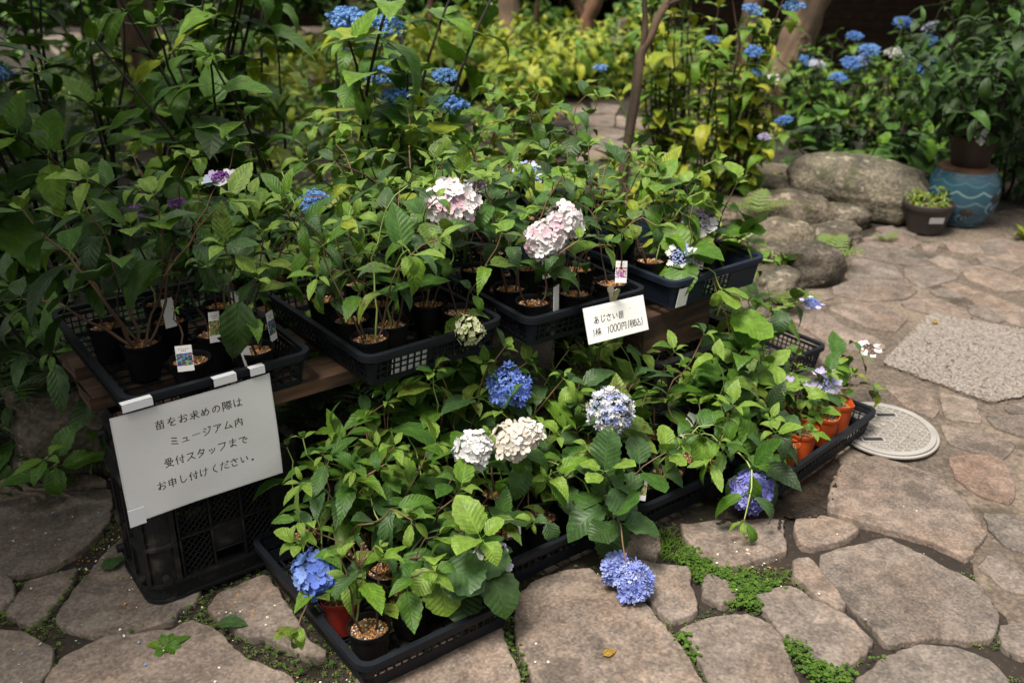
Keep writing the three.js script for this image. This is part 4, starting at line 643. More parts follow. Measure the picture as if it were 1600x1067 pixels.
// back row
const gE = 'leafy pots in the back row', lE = 'leafy hydrangea in a black pot in the back row of trays';
for (const [a, b] of [[0.63, 0.92], [0.74, 0.93], [0.84, 0.95], [0.66, 1.06], [0.78, 1.1], [0.86, 1.2], [0.66, 1.22], [1.04, 0.88], [1.15, 0.9], [1.26, 0.88], [1.05, 1.03], [1.2, 1.05], [1.1, 1.2], [1.26, 1.2]]) potted(a, b, YP, { label: lE, group: gE, stems: 3, first: 0.35, h: [0.14, 0.34], spread: 0.17, leaf: [0.055, 0.09], pal: pick([PAL.nursery, PAL.bright, PAL.bright, PAL.deep]), sag: 0.35, stemMat: [SM.tan, SM.brown], ...(a === 0.74 ? { label: 'back row hydrangea with a small mauve and pink flower', group: undefined, flowers: [{ a: 0.82, b: 0.82, y: 0.63, arch: 0.1, first: 0.6, make: (g, p, d) => laceHead(g, p, V(0, 0.8, 0.5), 0.03, FM.lilac, FM.purple[1], 8, 0.011) }] } : a === 1.04 ? { label: 'back row hydrangea with a light blue lacecap flower', group: undefined, flowers: [{ a: 1.0, b: 0.84, y: 0.62, arch: 0.1, first: 0.6, make: (g, p, d) => laceHead(g, p, V(0, 0.8, 0.5), 0.04, FM.paleblue, FM.sky[1], 12, 0.011) }] } : {}) });

// ground trays: the one beside the crate
const gF = 'leafy pots in the low front tray', lF = 'leafy hydrangea in a black pot in the low tray beside the crate';
potted(0.06, 0.07, YG, { label: 'young hydrangea with brown dry flower stalks at the corner of the low front tray', stems: 2, h: [0.14, 0.19], spread: 0.05, leaf: [0.055, 0.08], pal: PAL.worn, first: 0.45, flowers: [{ a: 0.05, b: 0.07, y: 0.24, arch: 0.02, first: 0.7, make: (g, p) => { const l = []; for (let i = 0; i < 14; i++) { const a = i * 2.4, e = V(Math.cos(a) * 0.03 * R(0.4, 1), R(0.008, 0.03), Math.sin(a) * 0.03 * R(0.4, 1)); l.push(bar(V(0, -0.02, 0), e, 0.0012), new THREE.IcosahedronGeometry(0.0026, 0).translate(e.x, e.y, e.z)); } part(g, 'dry_flower_stalks', merge(l), SM.tan).position.copy(p); } }] });
potted(0.06, 0.18, YG, { label: 'hydrangea in a dark red pot with a deep blue flower head', pot: 'red', stems: 2, h: [0.1, 0.16], spread: 0.08, leaf: [0.05, 0.08], pal: PAL.worn, flowers: [{ a: 0.02, b: 0.19, y: 0.15, arch: 0.3, first: 0.7, dir: [-0.2, 0.6, 0.8], make: (g, p, d) => floretHead(g, p, d, 0.04, 54, FG.mop, FM.deep, 0.0155) }, { a: -0.05, b: 0.13, y: 0.1, arch: 0.4, first: 0.45 }] });
for (const [a, b] of [[0.16, 0.1], [0.17, 0.2], [0.08, 0.3], [0.2, 0.31], [0.28, 0.24], [0.1, 0.4], [0.26, 0.39]]) potted(a, b, YG, { label: lF, group: gF, stems: 4, h: b < 0.22 ? [0.09, 0.17] : [0.16, 0.28], spread: 0.14, leaf: [0.045, 0.085], kind: rnd() < 0.4 ? 'lance' : 'ovate', pal: PAL.worn, first: 0.35, sag: 0.35, lean: a < 0.15 ? [0.07, 0.02] : [0, 0] });
potted(0.27, 0.1, YG, { label: 'lacecap hydrangea with faded cream and lilac florets leaning over the low front tray', stems: 3, h: [0.12, 0.2], spread: 0.1, leaf: [0.08, 0.12], kind: 'broad', pal: PAL.dull, flowers: [{ a: 0.31, b: 0.04, y: 0.14, arch: 0.35, first: 0.4, dir: [0.1, 0.6, 0.8], make: (g, p, d) => laceHead(g, p, d, 0.034, FM.mixed, SM.lime, 9, 0.013) }, { a: 0.2, b: 0.06, y: 0.17, arch: 0.35, first: 0.5 }] });
potted(0.2, 0.42, YG, { label: 'tall hydrangea with whorls of long pointed leaves beside the black crate', stems: 1, h: [0.16, 0.2], spread: 0.05, leaf: [0.09, 0.13], kind: 'lance', pal: [LM.mid, LM.fresh, LM.midB], tipMat: LM.mid, first: 0.55, node: 0.035, leafSag: 0.2, flowers: [{ a: 0.3, b: 0.40, y: 0.345, arch: 0.0, first: 0.62 }, { a: 0.16, b: 0.3, y: 0.25, arch: 0.1, first: 0.5 }] });
// tray with the cream flowers
const gG = 'leafy pots in the cream flower tray', lG = 'leafy hydrangea in a black pot around the cream white flowers';
for (const [a, b] of [[0.43, 0.17], [0.53, 0.17], [0.64, 0.17], [0.43, 0.28], [0.64, 0.29], [0.43, 0.4], [0.54, 0.42], [0.65, 0.42], [0.48, 0.51]]) potted(a, b, YG, { label: lG, group: gG, stems: b < 0.2 ? 3 : 4, h: b < 0.2 ? [0.08, 0.16] : b > 0.35 ? [0.22, 0.36] : [0.12, 0.22], spread: 0.15, leaf: [0.045, 0.085], kind: rnd() < 0.4 ? 'lance' : 'ovate', pal: pick([PAL.nursery, PAL.worn, PAL.nursery]), first: 0.35, sag: 0.4 });
potted(0.51, 0.3, YG, { label: 'hydrangea with two creamy white flower heads in the middle of the lower trays', stems: 2, h: [0.12, 0.2], spread: 0.1, leaf: [0.06, 0.09], flowers: [{ a: 0.36, b: 0.17, y: 0.305, arch: 0.1, first: 0.6, dir: [-0.1, 0.7, 0.7], make: (g, p, d) => floretHead(g, p, d, 0.036, 52, FG.mop, FM.white, 0.0135) }, { a: 0.435, b: 0.145, y: 0.31, arch: 0.1, first: 0.6, dir: [0.2, 0.75, 0.65], make: (g, p, d) => { floretHead(g, p, d, 0.034, 38, FG.mop, FM.cream, 0.016); floretHead(g, p.clone().add(V(0.03, 0.012, -0.01)), d, 0.026, 26, FG.mop, FM.cream, 0.015); } }] });
potted(0.6, 0.5, YG, { label: 'hydrangea with a bright blue double flower ring below the lattice tray', stems: 3, h: [0.14, 0.22], spread: 0.12, leaf: [0.07, 0.1], flowers: [{ a: 0.55, b: 0.31, y: 0.335, arch: 0.1, first: 0.55, dir: [0, 0.8, 0.6], make: (g, p, d) => { floretHead(g, p, d, 0.046, 46, FG.star, FM.blue, 0.017, { ring: 0.35 }); floretHead(g, p.clone().add(V(0, -0.012, 0)), d, 0.042, 30, FG.star, FM.blue, 0.015, { from: 0.1 }); } }] });
potted(0.66, 0.11, YG, { label: 'hydrangea whose trailing stem lays a violet blue flower ring on the flagstone', stems: 3, h: [0.1, 0.16], spread: 0.12, leaf: [0.07, 0.1], kind: 'broad', pal: PAL.dull, flowers: [{ a: 0.575, b: -0.055, y: 0.042, arch: 0.75, first: 0.25, upto: 0.6, dir: [0.1, 0.75, 0.65], make: (g, p, d) => { floretHead(g, p.clone().add(V(-0.018, 0.004, -0.022)), d, 0.03, 34, FG.star, FM.violet, 0.016, { from: 0, squash: 0.7 }); floretHead(g, p.clone().add(V(0.014, 0, 0.014)), d, 0.036, 50, FG.star, FM.violet, 0.0165, { from: 0, squash: 0.6 }); } }] });
// tray under the pale flower
const gH = 'leafy pots in the pale flower tray', lH = 'leafy hydrangea in a black pot around the pale blue and white flower';
for (const [a, b] of [[0.79, 0.14], [0.88, 0.14], [0.97, 0.15], [0.79, 0.37], [0.9, 0.38], [0.98, 0.28], [0.97, 0.44], [0.84, 0.46]]) potted(a, b, YG, { label: lH, group: gH, stems: b < 0.2 ? 3 : 4, h: b < 0.2 ? [0.1, 0.18] : [0.17, 0.31], spread: 0.15, leaf: [0.045, 0.08], pal: pick([PAL.nursery, PAL.worn, PAL.nursery]), first: 0.35, sag: 0.4, kind: rnd() < 0.3 ? 'lance' : 'ovate' });
potted(0.8, 0.26, YG, { label: 'hydrangea with a round pale blue and white flower of pointed florets', stems: 2, h: [0.12, 0.2], spread: 0.1, leaf: [0.06, 0.09], stemMat: [SM.tan], flowers: [{ a: 0.70, b: 0.15, y: 0.295, arch: 0.1, first: 0.6, dir: [0, 0.6, 0.8], make: (g, p, d) => floretHead(g, p, d, 0.045, 78, FG.star, FM.paleblue, 0.0125) }] });
potted(0.98, 0.1, YG, { label: 'arching hydrangea with a pale green stem and narrow leaves over the tray edge', stems: 1, h: [0.12, 0.16], spread: 0.06, leaf: [0.07, 0.1], kind: 'lance', pal: [LM.mid, LM.blue, LM.midB], stemMat: [SM.lime], flowers: [{ a: 0.9, b: -0.075, y: 0.06, arch: 0.8, first: 0.4 }, { a: 0.88, b: 0.02, y: 0.17, arch: 0.5, first: 0.4 }] });
// orange pots
const gI = 'orange pots in the low right tray', lI = 'small leafy hydrangea in a soft orange pot';
for (const [a, b] of [[1.19, 0.062], [1.275, 0.077], [1.39, 0.098], [1.47, 0.115], [1.455, 0.2], [1.345, 0.215], [1.44, 0.285], [1.34, 0.3]]) potted(a, b, YG, { label: lI, group: gI, pot: 'orange', stems: 2, h: [0.06, 0.13], spread: 0.08, leaf: [0.04, 0.07], pal: PAL.bright, first: 0.35 });
const gJ = 'black pots in the low right tray', lJ = 'leafy hydrangea in a black pot among the orange pots';
for (const [a, b] of [[1.1, 0.055], [1.1, 0.16], [1.185, 0.145], [1.265, 0.165], [1.12, 0.29], [1.24, 0.28]]) potted(a, b, YG, { label: lJ, group: gJ, stems: 3, h: a > 1.15 && b < 0.2 ? [0.09, 0.15] : [0.12, 0.26], spread: 0.13, leaf: [0.065, 0.1], pal: pick([PAL.nursery, PAL.deep]), first: 0.3, sag: 0.3 });
potted(1.17, 0.23, YG, { label: 'tall green stemmed hydrangea with a broad leaf whorl above the orange pots', stems: 1, h: [0.18, 0.2], spread: 0.05, leaf: [0.09, 0.12], stemMat: [SM.lime], r0: 0.005, tipMat: LM.mid, pal: [LM.mid, LM.fresh, LM.midB], leafSag: 0.15, node: 0.03, flowers: [{ a: 1.16, b: 0.19, y: 0.3, arch: 0.0, first: 0.8 }, { a: 1.16, b: 0.19, y: 0.28, arch: 0.0, first: 0.7 }] });
potted(1.35, 0.14, YG, { label: 'lacecap hydrangea with light violet and white florets over the orange pots', pot: 'orange', stems: 2, h: [0.1, 0.14], spread: 0.08, leaf: [0.05, 0.08], flowers: [{ a: 1.42, b: 0.13, y: 0.16, arch: 0.2, first: 0.6, dir: [0, 0.8, 0.6], make: (g, p, d) => laceHead(g, p, d, 0.036, FM.lilac, FM.peri[1], 8, 0.013) }, { a: 1.33, b: 0.15, y: 0.16, arch: 0.2, first: 0.6, dir: [0, 0.8, 0.6], make: (g, p, d) => laceHead(g, p, d, 0.03, FM.lilac, FM.purple[1], 6, 0.012) }] });
potted(1.385, 0.19, YG, { label: 'lacecap hydrangea with one pink flower reaching out over the paving', pot: 'orange', stems: 1, h: [0.08, 0.1], spread: 0.06, leaf: [0.05, 0.08], stemMat: [SM.tan], flowers: [{ a: 1.655, b: 0.17, y: 0.175, arch: 0.25, first: 0.6, dir: [0, 1, 0.3], make: (g, p, d) => laceHead(g, p, d, 0.03, FM.pink, SM.brown, 9, 0.011) }, { a: 1.6, b: 0.1, y: 0.1, arch: 0.3, first: 0.5 }] });
potted(1.125, 0.105, YG, { label: 'hydrangea with a periwinkle double flower hanging over the low right tray', stems: 2, h: [0.1, 0.18], spread: 0.1, leaf: [0.08, 0.11], kind: 'ovate', pal: PAL.deep, flowers: [{ a: 0.985, b: -0.02, y: 0.075, arch: 0.5, first: 0.55, dir: [0, 0.5, 0.85], make: (g, p, d) => floretHead(g, p, d, 0.042, 50, FG.dbl, FM.peri, 0.0155) }] });
// behind: pots in the half empty tray
const gK = 'pots in the half empty tray', lK = 'lacecap hydrangea in a black pot in the half empty tray';
potted(1.5, 0.5, YG, { label: 'lacecap hydrangea with a dark blue bud cluster leaning over the half empty tray', stems: 2, h: [0.2, 0.28], spread: 0.12, leaf: [0.06, 0.09], stemMat: [SM.green], flowers: [{ a: 1.64, b: 0.36, y: 0.25, arch: 0.3, first: 0.45, dir: [0, 1, 0.2], make: (g, p, d) => laceHead(g, p, d, 0.034, FM.lilac, FM.deep[0], 5, 0.009) }] });
for (const [a, b] of [[1.5, 0.62], [1.5, 0.74], [1.6, 0.72]]) potted(a, b, YG, { label: lK, group: gK, stems: 3, h: [0.14, 0.26], spread: 0.12, leaf: [0.06, 0.09], pal: PAL.deep });

// plant labels
const gT = 'plain white plant labels', lT = 'plain white plastic label stuck in a black pot';
plantTag(-0.075, 0.485, 0.505, 1, -0.35, -0.15, 'printed label with a bluish flower photo in the front pot of the notice tray', undefined, true);
plantTag(-0.03, 0.70, 0.515, 0, 0.1, -0.1, lT, gT); plantTag(0.022, 0.585, 0.51, 3, 0.2, -0.15, 'printed label with a green flower photo in the notice tray', undefined, false, -0.15); plantTag(0.04, 0.475, 0.485, 0, 0.5, -0.1, lT, gT, false, 0.15); plantTag(0.125, 0.545, 0.5, 1, 0.6, -0.1, 'narrow printed label with a violet photo at the end of the notice tray'); plantTag(0.1, 0.655, 0.515, 0, 0.0, -0.1, lT, gT);
plantTag(0.75, 0.44, 0.53, 0, 0, -0.1, lT, gT); plantTag(0.885, 0.335, 0.515, 2, -0.2, -0.25, 'printed label with a pink flower photo behind the price card', undefined, true, -0.15); plantTag(0.7, 0.34, 0.49, 0, 0.4, 0, lT, gT);
plantTag(1.115, 0.315, 0.505, 2, -0.2, -0.3, 'printed label with a mauve flower photo in the dark blue tray', undefined, true, -0.2);
plantTag(0.07, 0.235, 0.12, 0, 0.3, -0.1, lT, gT, false, -0.5); plantTag(0.245, 0.045, 0.09, 3, 0.2, -0.9, 'printed label lying against the front rim of the low front tray', undefined, true, 0.9);
plantTag(0.43, 0.13, 0.125, 0, -0.2, -0.1, 'large plain white label below the cream white flowers', undefined, true); plantTag(0.675, 0.125, 0.10, 3, -0.3, -0.35, 'printed label with a yellow flower photo near the tray corner', undefined, true); plantTag(0.755, 0.1, 0.105, 3, -0.2, -0.45, 'tilted printed label with a green photo in the low tray', undefined, true, -0.35); plantTag(0.745, 0.19, 0.16, 1, -0.2, -0.3, 'printed label under the pale blue and white flower', undefined, true, -0.3); plantTag(1.0, 0.2, 0.14, 0, -0.4, -0.3, lT, gT, false, -0.5); plantTag(0.93, 0.35, 0.16, 0, -0.4, -0.3, lT, gT);

// ───────────────────────── metal cover ─────────────────────────
{
  const t = thing('manhole_cover', 'pale cast metal cover with raised lattice, set in the paving beside the orange pots', 'manhole cover', [0.992, 0.0, -2.333], 0);
  t.scale.set(0.95, 1, 1.1);
  const iron = std({ color: rgb(0.43, 0.4, 0.365), map: TX.petal, roughness: 0.6, metalness: 0.15 }), low = std({ color: rgb(0.29, 0.255, 0.22), map: TX.petal, roughness: 0.75, metalness: 0.1 }), r = 0.137;
  const ring = (r0, r1, h, y) => { const s = new THREE.Shape().absarc(0, 0, r1, 0, TAU); s.holes.push(new THREE.Path().absarc(0, 0, r0, 0, TAU, true)); return new THREE.ExtrudeGeometry(s, { depth: h, bevelEnabled: true, bevelSize: 0.0008, bevelThickness: 0.0008, bevelSegments: 1, curveSegments: 48 }).rotateX(-Math.PI / 2).translate(0, y, 0); };
  part(t, 'frame', ring(r - 0.004, r + 0.002, 0.004, 0.0015), iron); part(t, 'disc', new THREE.CylinderGeometry(r - 0.006, r - 0.006, 0.01, 56).translate(0, 0.001, 0), low); part(t, 'border', ring(r - 0.02, r - 0.0065, 0.003, 0.0062), iron);
  const A = 0.75, keep = (x, z) => Math.hypot(x, z) < r - 0.02 && !(Math.hypot((x + 0.012) / 0.048, (z + 0.012) / 0.03) < 1) && !(Math.abs(x - 0.055) < 0.019 && Math.abs(z - 0.05) < 0.019), slots = [[0.028, -0.066], [-0.055, 0.055]];
  const bars = []; for (const ang of [A, A + Math.PI / 2]) for (let k = -6; k <= 6; k++) { const off = k * 0.0195, cx = -Math.sin(ang) * off, cz = Math.cos(ang) * off; let run = null; for (let s = -0.14; s <= 0.1401; s += 0.004) { const x = cx + Math.cos(ang) * s, z = cz + Math.sin(ang) * s, ok = keep(x, z) && !slots.some(([sx, sz]) => Math.abs(x - sx) < 0.034 && Math.abs(z - sz) < 0.014); if (ok) run = run ? [run[0], s] : [s, s]; if ((!ok || s > 0.137) && run) { if (run[1] - run[0] > 0.006) bars.push(bar(V(cx + Math.cos(ang) * run[0], 0.0067, cz + Math.sin(ang) * run[0]), V(cx + Math.cos(ang) * run[1], 0.0067, cz + Math.sin(ang) * run[1]), 0.0042, 0.003)); run = null; } } }
  part(t, 'lattice', merge(bars), iron);
  const oval = ring(0.9, 1, 0.003, 0.0055).scale(0.048, 1, 0.031).translate(-0.012, 0, -0.012); part(t, 'centre_plate', oval, iron);
  part(t, 'handle', merge([box(0.02, 0.004, 0.008, -0.02, 0.0075, -0.008, 0, -0.5), box(0.012, 0.004, 0.012, 0.0, 0.0075, -0.016, 0, 0.3)]), iron);
  const hole = std({ color: rgb(0.012, 0.011, 0.01), roughness: 1 }); for (const [x, z] of slots) { part(t, 'slot_rim', merge([box(0.064, 0.003, 0.004, x, 0.0072, z - 0.0105), box(0.064, 0.003, 0.004, x, 0.0072, z + 0.0105), box(0.005, 0.003, 0.0168, x - 0.0295, 0.0072, z), box(0.005, 0.003, 0.0168, x + 0.0295, 0.0072, z)]), iron); part(t, 'slot', box(0.052, 0.0008, 0.0155, x, 0.0066, z), hole); }
  const badge = []; badge.push(box(0.036, 0.0022, 0.0022, 0, 0, -0.017), box(0.036, 0.0022, 0.0022, 0, 0, 0.017), box(0.0022, 0.0022, 0.0318, -0.0169, 0, 0), box(0.0022, 0.0022, 0.0318, 0.0169, 0, 0)); for (let i = 0; i < 3; i++) for (let j = 0; j < 2; j++) badge.push(box(0.007, 0.002, 0.0016, -0.009 + i * 0.009, 0, 0.002 + j * 0.006), box(0.0016, 0.002, 0.01, -0.009 + i * 0.009, 0.0002, 0.005)); badge.push(box(0.02, 0.002, 0.002, 0, 0, -0.008), box(0.002, 0.002, 0.008, 0.003, 0.0002, -0.008));
  const b = part(t, 'badge', merge(badge), iron); b.position.set(0.055, 0.0068, 0.05); b.rotation.y = -0.9;
}

// ───────────────────────── rocks ─────────────────────────
const rockMats = [[0.4, 0.35, 0.3], [0.36, 0.325, 0.285], [0.44, 0.385, 0.33], [0.2, 0.175, 0.155]].map((c) => std({ color: rgb(...c), map: TX.rock, bumpMap: TX.rockBump, bumpScale: 0.012, roughness: 0.85 }));
function rockGeo(sx, sy, sz, o = {}) {
  const { rough = 0.14, box: bx = 0.4, det = 9, fr = 1.6 } = o; let g = new THREE.IcosahedronGeometry(1, det); g.deleteAttribute('uv'); g.deleteAttribute('normal'); g = mergeVertices(g, 1e-5);
  const p = g.attributes.position, s0 = R(0, 50), uv = []; for (let i = 0; i < p.count; i++) {
    const v = V(p.getX(i), p.getY(i), p.getZ(i)), m = Math.max(Math.abs(v.x), Math.abs(v.y), Math.abs(v.z)), k = (1 - bx) + bx / m * 0.9;
    const f = k * (1 + rough * N3(v.x * fr + s0, v.y * fr, v.z * fr) + rough * 0.4 * N3(v.x * 4 + s0, v.y * 4, v.z * 4) + rough * 0.14 * N3(v.x * 11, v.y * 11 + s0, v.z * 11)); v.multiplyScalar(f); p.setXYZ(i, v.x * sx, v.y * sy, v.z * sz); uv.push(v.x * sx * 2.4 + s0, Math.atan2(v.z * sz, v.y * sy) * (sy + sz) * 0.5 * 2.4);
  }
  g.setAttribute('uv', new THREE.Float32BufferAttribute(uv, 2)); g.computeVertexNormals(); return g;
}
const gRock = 'edging rocks beside the paving';
for (const [x, z, w0, h0, d0, m, label, turn] of [
  [1.17, -4.12, 0.16, 0.15, 0.12, 0, 'flat topped brown rock, the broadest of the edging', 0.1], [1.05, -3.78, 0.12, 0.13, 0.12, 2, 'rounded brown edging rock above the dark speckled one', 0.5], [1.12, -3.52, 0.1, 0.12, 0.09, 3, 'dark speckled boulder with pale lichen spots beside the paving', 0.2],
  [1.34, -3.98, 0.1, 0.06, 0.08, 1, 'low grey brown rock among ferns by the paving edge', 0.3], [1.42, -4.2, 0.12, 0.075, 0.08, 1, 'small low rock against the foot of the long boulder', 0.2], [1.41, -4.62, 0.13, 0.1, 0.1, 2, 'grey rock touching the left end of the long boulder', 0], [1.3, -4.6, 0.1, 0.075, 0.09, 1, 'small rock behind the flat topped brown rock', 0.6],
  [1.32, -5.0, 0.13, 0.05, 0.09, 0, 'flat stepping rock behind the edging rocks', 0.1], [1.2, -4.82, 0.15, 0.05, 0.09, 0, 'long flat stepping rock above the broad edging rock', -0.2], [0.98, -3.58, 0.075, 0.11, 0.09, 0, 'brown rock half hidden behind the dark blue tray', 0.4], [0.93, -3.36, 0.09, 0.08, 0.09, 1, 'grey rock below the corner of the dark blue tray', 0.9], [1.15, -5.15, 0.14, 0.05, 0.1, 0, 'flat pale rock at the back end of the edging', 0.4], [1.08, -4.65, 0.13, 0.06, 0.1, 2, 'flat tan rock beside the bright leaved bush', 0.8], [1.0, -4.3, 0.12, 0.08, 0.1, 0, 'brown rock between the broad rock and the bright bush', 0.2], [1.05, -5.35, 0.12, 0.045, 0.09, 2, 'small flat rock where the edging meets the bright bush', 0.7], [0.8, -3.5, 0.12, 0.1, 0.1, 0, 'brown rock hidden among ferns behind the trays', 0.9],
]) { const w = w0 * 1.2, h = h0 * 0.82, d = d0 * 1.2, r = single('rock', rockGeo(w, h, d, { rough: 0.16, det: 11 }), rockMats[m], label, 'rock', gRock); r.position.set(x, h * 0.35, z); r.rotation.y = turn; }
{ const r = single('boulder', rockGeo(0.33, 0.142, 0.17, { rough: 0.1, box: 0.3, det: 14, fr: 1.2 }), std({ color: rgb(0.42, 0.4, 0.35), map: TX.rock, bumpMap: TX.rockBump, bumpScale: 0.008, roughness: 0.9 }), 'long smooth grey boulder lying beside the paving', 'boulder'); r.position.set(1.56, 0.105, -4.4); r.rotation.set(0, 0.75 - Math.PI / 2 + 0.15, -0.06, 'YXZ'); r.rotation.y = -0.62; }
{ const r = single('rock', rockGeo(0.3, 0.26, 0.26, { rough: 0.3 }), rockMats[1], 'mossy rock bank under the planks beside the crate', 'rock'); r.position.set(-1.0, 0.05, -2.35); }
{ const r = single('rock', rockGeo(0.3, 0.2, 0.25, { rough: 0.3 }), rockMats[1], 'broad rock behind the lower crate', 'rock'); r.position.set(-0.5, 0.02, -2.6); }

// ───────────────────────── stool, pots ─────────────────────────
{
  const t = thing('ceramic_stool', 'blue and white glazed ceramic drum with wave pattern and terracotta top', 'ceramic stool', [1.965, -0.004, -4.24]);
  const tex = canvasTex(1024, 512, (x) => {
    x.fillStyle = '#3a6173'; x.fillRect(0, 0, 1024, 512); x.lineWidth = 9;
    for (let r = 0; r < 9; r++) { x.strokeStyle = ['#6f9097', '#274d66', '#547c8a', '#8aa3a3'][r % 4]; x.beginPath(); for (let i = 0; i <= 1024; i += 8) { const y = 60 + r * 52 + Math.abs(Math.sin(i / 38 + r * 0.8)) * 26 - 10; i ? x.lineTo(i, y) : x.moveTo(i, y); } x.stroke(); }
    x.fillStyle = '#2a5d7e'; x.fillRect(0, 0, 1024, 26);
    for (const [cx, cy, s] of [[90, 270, 0.6], [250, 330, 0.5], [410, 290, 0.62], [560, 340, 0.5], [710, 270, 0.6], [880, 320, 0.55]]) { x.fillStyle = '#6f8f9a'; x.beginPath(); x.arc(cx - 40 * s, cy + 40 * s, 62 * s, 0, 7); x.fill(); x.fillStyle = '#3a3a40'; x.beginPath(); x.ellipse(cx, cy - 20, 66 * s, 48 * s, 0.2, 0, 7); x.fill(); x.fillStyle = '#5d4a40'; x.beginPath(); x.ellipse(cx + 14, cy - 34, 34 * s, 20 * s, 0.2, 0, 7); x.fill(); x.fillStyle = '#1e3c66'; x.beginPath(); x.ellipse(cx - 30 * s, cy + 52 * s, 40 * s, 44 * s, 0, 0, 7); x.fill(); x.fillStyle = '#6f93a3'; x.beginPath(); x.ellipse(cx - 26 * s, cy + 46 * s, 18 * s, 26 * s, 0, 0, 7); x.fill(); }
  });
  const prof = [[0.095, 0], [0.1, 0.006], [0.134, 0.06], [0.149, 0.125], [0.141, 0.195], [0.119, 0.24], [0.115, 0.246]].map((p) => new THREE.Vector2(...p));
  part(t, 'drum', new THREE.LatheGeometry(new THREE.SplineCurve(prof).getPoints(26), 48), new THREE.MeshPhysicalMaterial({ map: tex, roughness: 0.22, color: rgb(0.8, 0.8, 0.8) })).rotation.y = 2.6;
  part(t, 'top_plate', new THREE.LatheGeometry([[0, 0.247], [0.06, 0.25], [0.116, 0.248], [0.122, 0.243], [0.119, 0.2345]].map((p) => new THREE.Vector2(...p)).reverse(), 40), std({ color: rgb(0.46, 0.25, 0.15), map: TX.mortar, roughness: 0.8 }));
}
const potBig = (r0, r1, h) => new THREE.LatheGeometry([[0, 0.004], [r0, 0], [r0 * 1.01, 0.004], [r1 * 0.96, h * 0.8], [r1 * 1.02, h * 0.82], [r1 * 1.03, h - 0.003], [r1 * 1.01, h], [r1 * 0.95, h - 0.004], [r1 * 0.9, h * 0.75]].map((p) => new THREE.Vector2(...p)), 36);
function bigPotted(name, label, pos, r0, r1, h, potMat, gr, stemMat = SM.brown, most = 300, extra) {
  const t = thing(name, label, 'potted plant', pos); part(t, 'pot', potBig(r0, r1, h), potMat); part(t, 'soil', soilDisc(r1 * 0.93), soilMat).position.y = h * 0.86;
  const res = grow({ base: r1 * 0.5, baseY: h * 0.85, ...gr }); dress(t, res, stemMat, 0.005, 0.002, most); extra?.(t, res); return t;
}
const darkPlastic = std({ color: rgb(0.05, 0.04, 0.038), map: TX.plastic, roughness: 0.6, side: THREE.DoubleSide }), brownPlastic = std({ color: rgb(0.04, 0.022, 0.016), map: TX.plastic, roughness: 0.55, side: THREE.DoubleSide });
bigPotted('potted_plant', 'brown plastic pot with a pale label and yellow green low leaves before the ceramic drum', [1.765, -0.003, -4.1], 0.07, 0.104, 0.13, darkPlastic, { stems: 26, h: [0.02, 0.07], spread: 0.09, leaf: [0.022, 0.035], kind: 'mini', pal: PAL.sunny, first: 0.4, node: 0.02, base: 0.07 }, SM.green, 300, (t) => { const c = part(t, 'paper_label', box(0.06, 0.028, 0.001), std({ color: rgb(0.45, 0.44, 0.46), roughness: 0.5 })); c.position.set(0.006, 0.07, 0.0925); c.rotation.x = 0.26; });
bigPotted('potted_plant', 'dark dense evergreen shrub in a brown pot standing on the ceramic drum', [1.975, 0.2465, -4.25], 0.075, 0.1, 0.13, brownPlastic, { stems: 36, h: [0.12, 0.58], spread: 0.42, leaf: [0.06, 0.1], kind: 'lance', pal: [LM.dark, LM.dark, LM.midB], tipMat: LM.dark, first: 0.15, node: 0.05, base: 0.06, lean: [0.03, 0.0] }, SM.dark, 300, (t) => { for (const [x, y, z] of [[-0.02, 0.16, 0.13], [-0.035, 0.13, 0.135]]) { const f = part(t, 'white_flower', FG.mop[0], FM.white[0]); f.position.set(x, y, z); f.scale.setScalar(0.02); f.rotation.x = 1; } });
bigPotted('potted_plant', 'small white pot of a low leafy plant behind the long boulder', [1.9, -0.002, -5.45], 0.026, 0.045, 0.09, std({ color: rgb(0.6, 0.58, 0.54), roughness: 0.5, side: THREE.DoubleSide }), { stems: 9, h: [0.1, 0.22], spread: 0.2, leaf: [0.05, 0.08], pal: PAL.deep, base: 0.03 });
bigPotted('potted_plant', 'square black planter of loose yellow green stems in the middle of the garden', [0.12, -0.002, -6.0], 0.09, 0.12, 0.14, darkPlastic, { stems: 24, h: [0.22, 0.52], spread: 0.34, leaf: [0.07, 0.12], kind: 'lance', pal: PAL.sunny, tipMat: LM.yellow, first: 0.2, node: 0.05, base: 0.06 }, SM.lime, 200);
bigPotted('potted_plant', 'dark round urn with a small shrub beside the garden path', [-0.34, -0.002, -7.4], 0.1, 0.17, 0.24, darkPlastic, { stems: 12, h: [0.1, 0.26], spread: 0.24, leaf: [0.06, 0.1], pal: PAL.sunny, base: 0.1 }, SM.green, 120);
bigPotted('potted_plant', 'brown pot among the shrubs near the stone figure', [0.62, -0.002, -7.7], 0.08, 0.12, 0.17, brownPlastic, { stems: 8, h: [0.1, 0.2], spread: 0.2, leaf: [0.06, 0.09], pal: PAL.bush, base: 0.06 }, SM.green, 100);
bigPotted('potted_plant', 'dark stump shaped pot in front of the yellow green planter', [-0.08, -0.002, -6.45], 0.1, 0.09, 0.2, std({ color: rgb(0.05, 0.035, 0.025), map: TX.bark, bumpMap: TX.barkBump, bumpScale: 0.01, roughness: 0.9 }), { stems: 6, h: [0.05, 0.12], spread: 0.12, leaf: [0.04, 0.07], pal: PAL.sunny, base: 0.05 }, SM.green, 80);
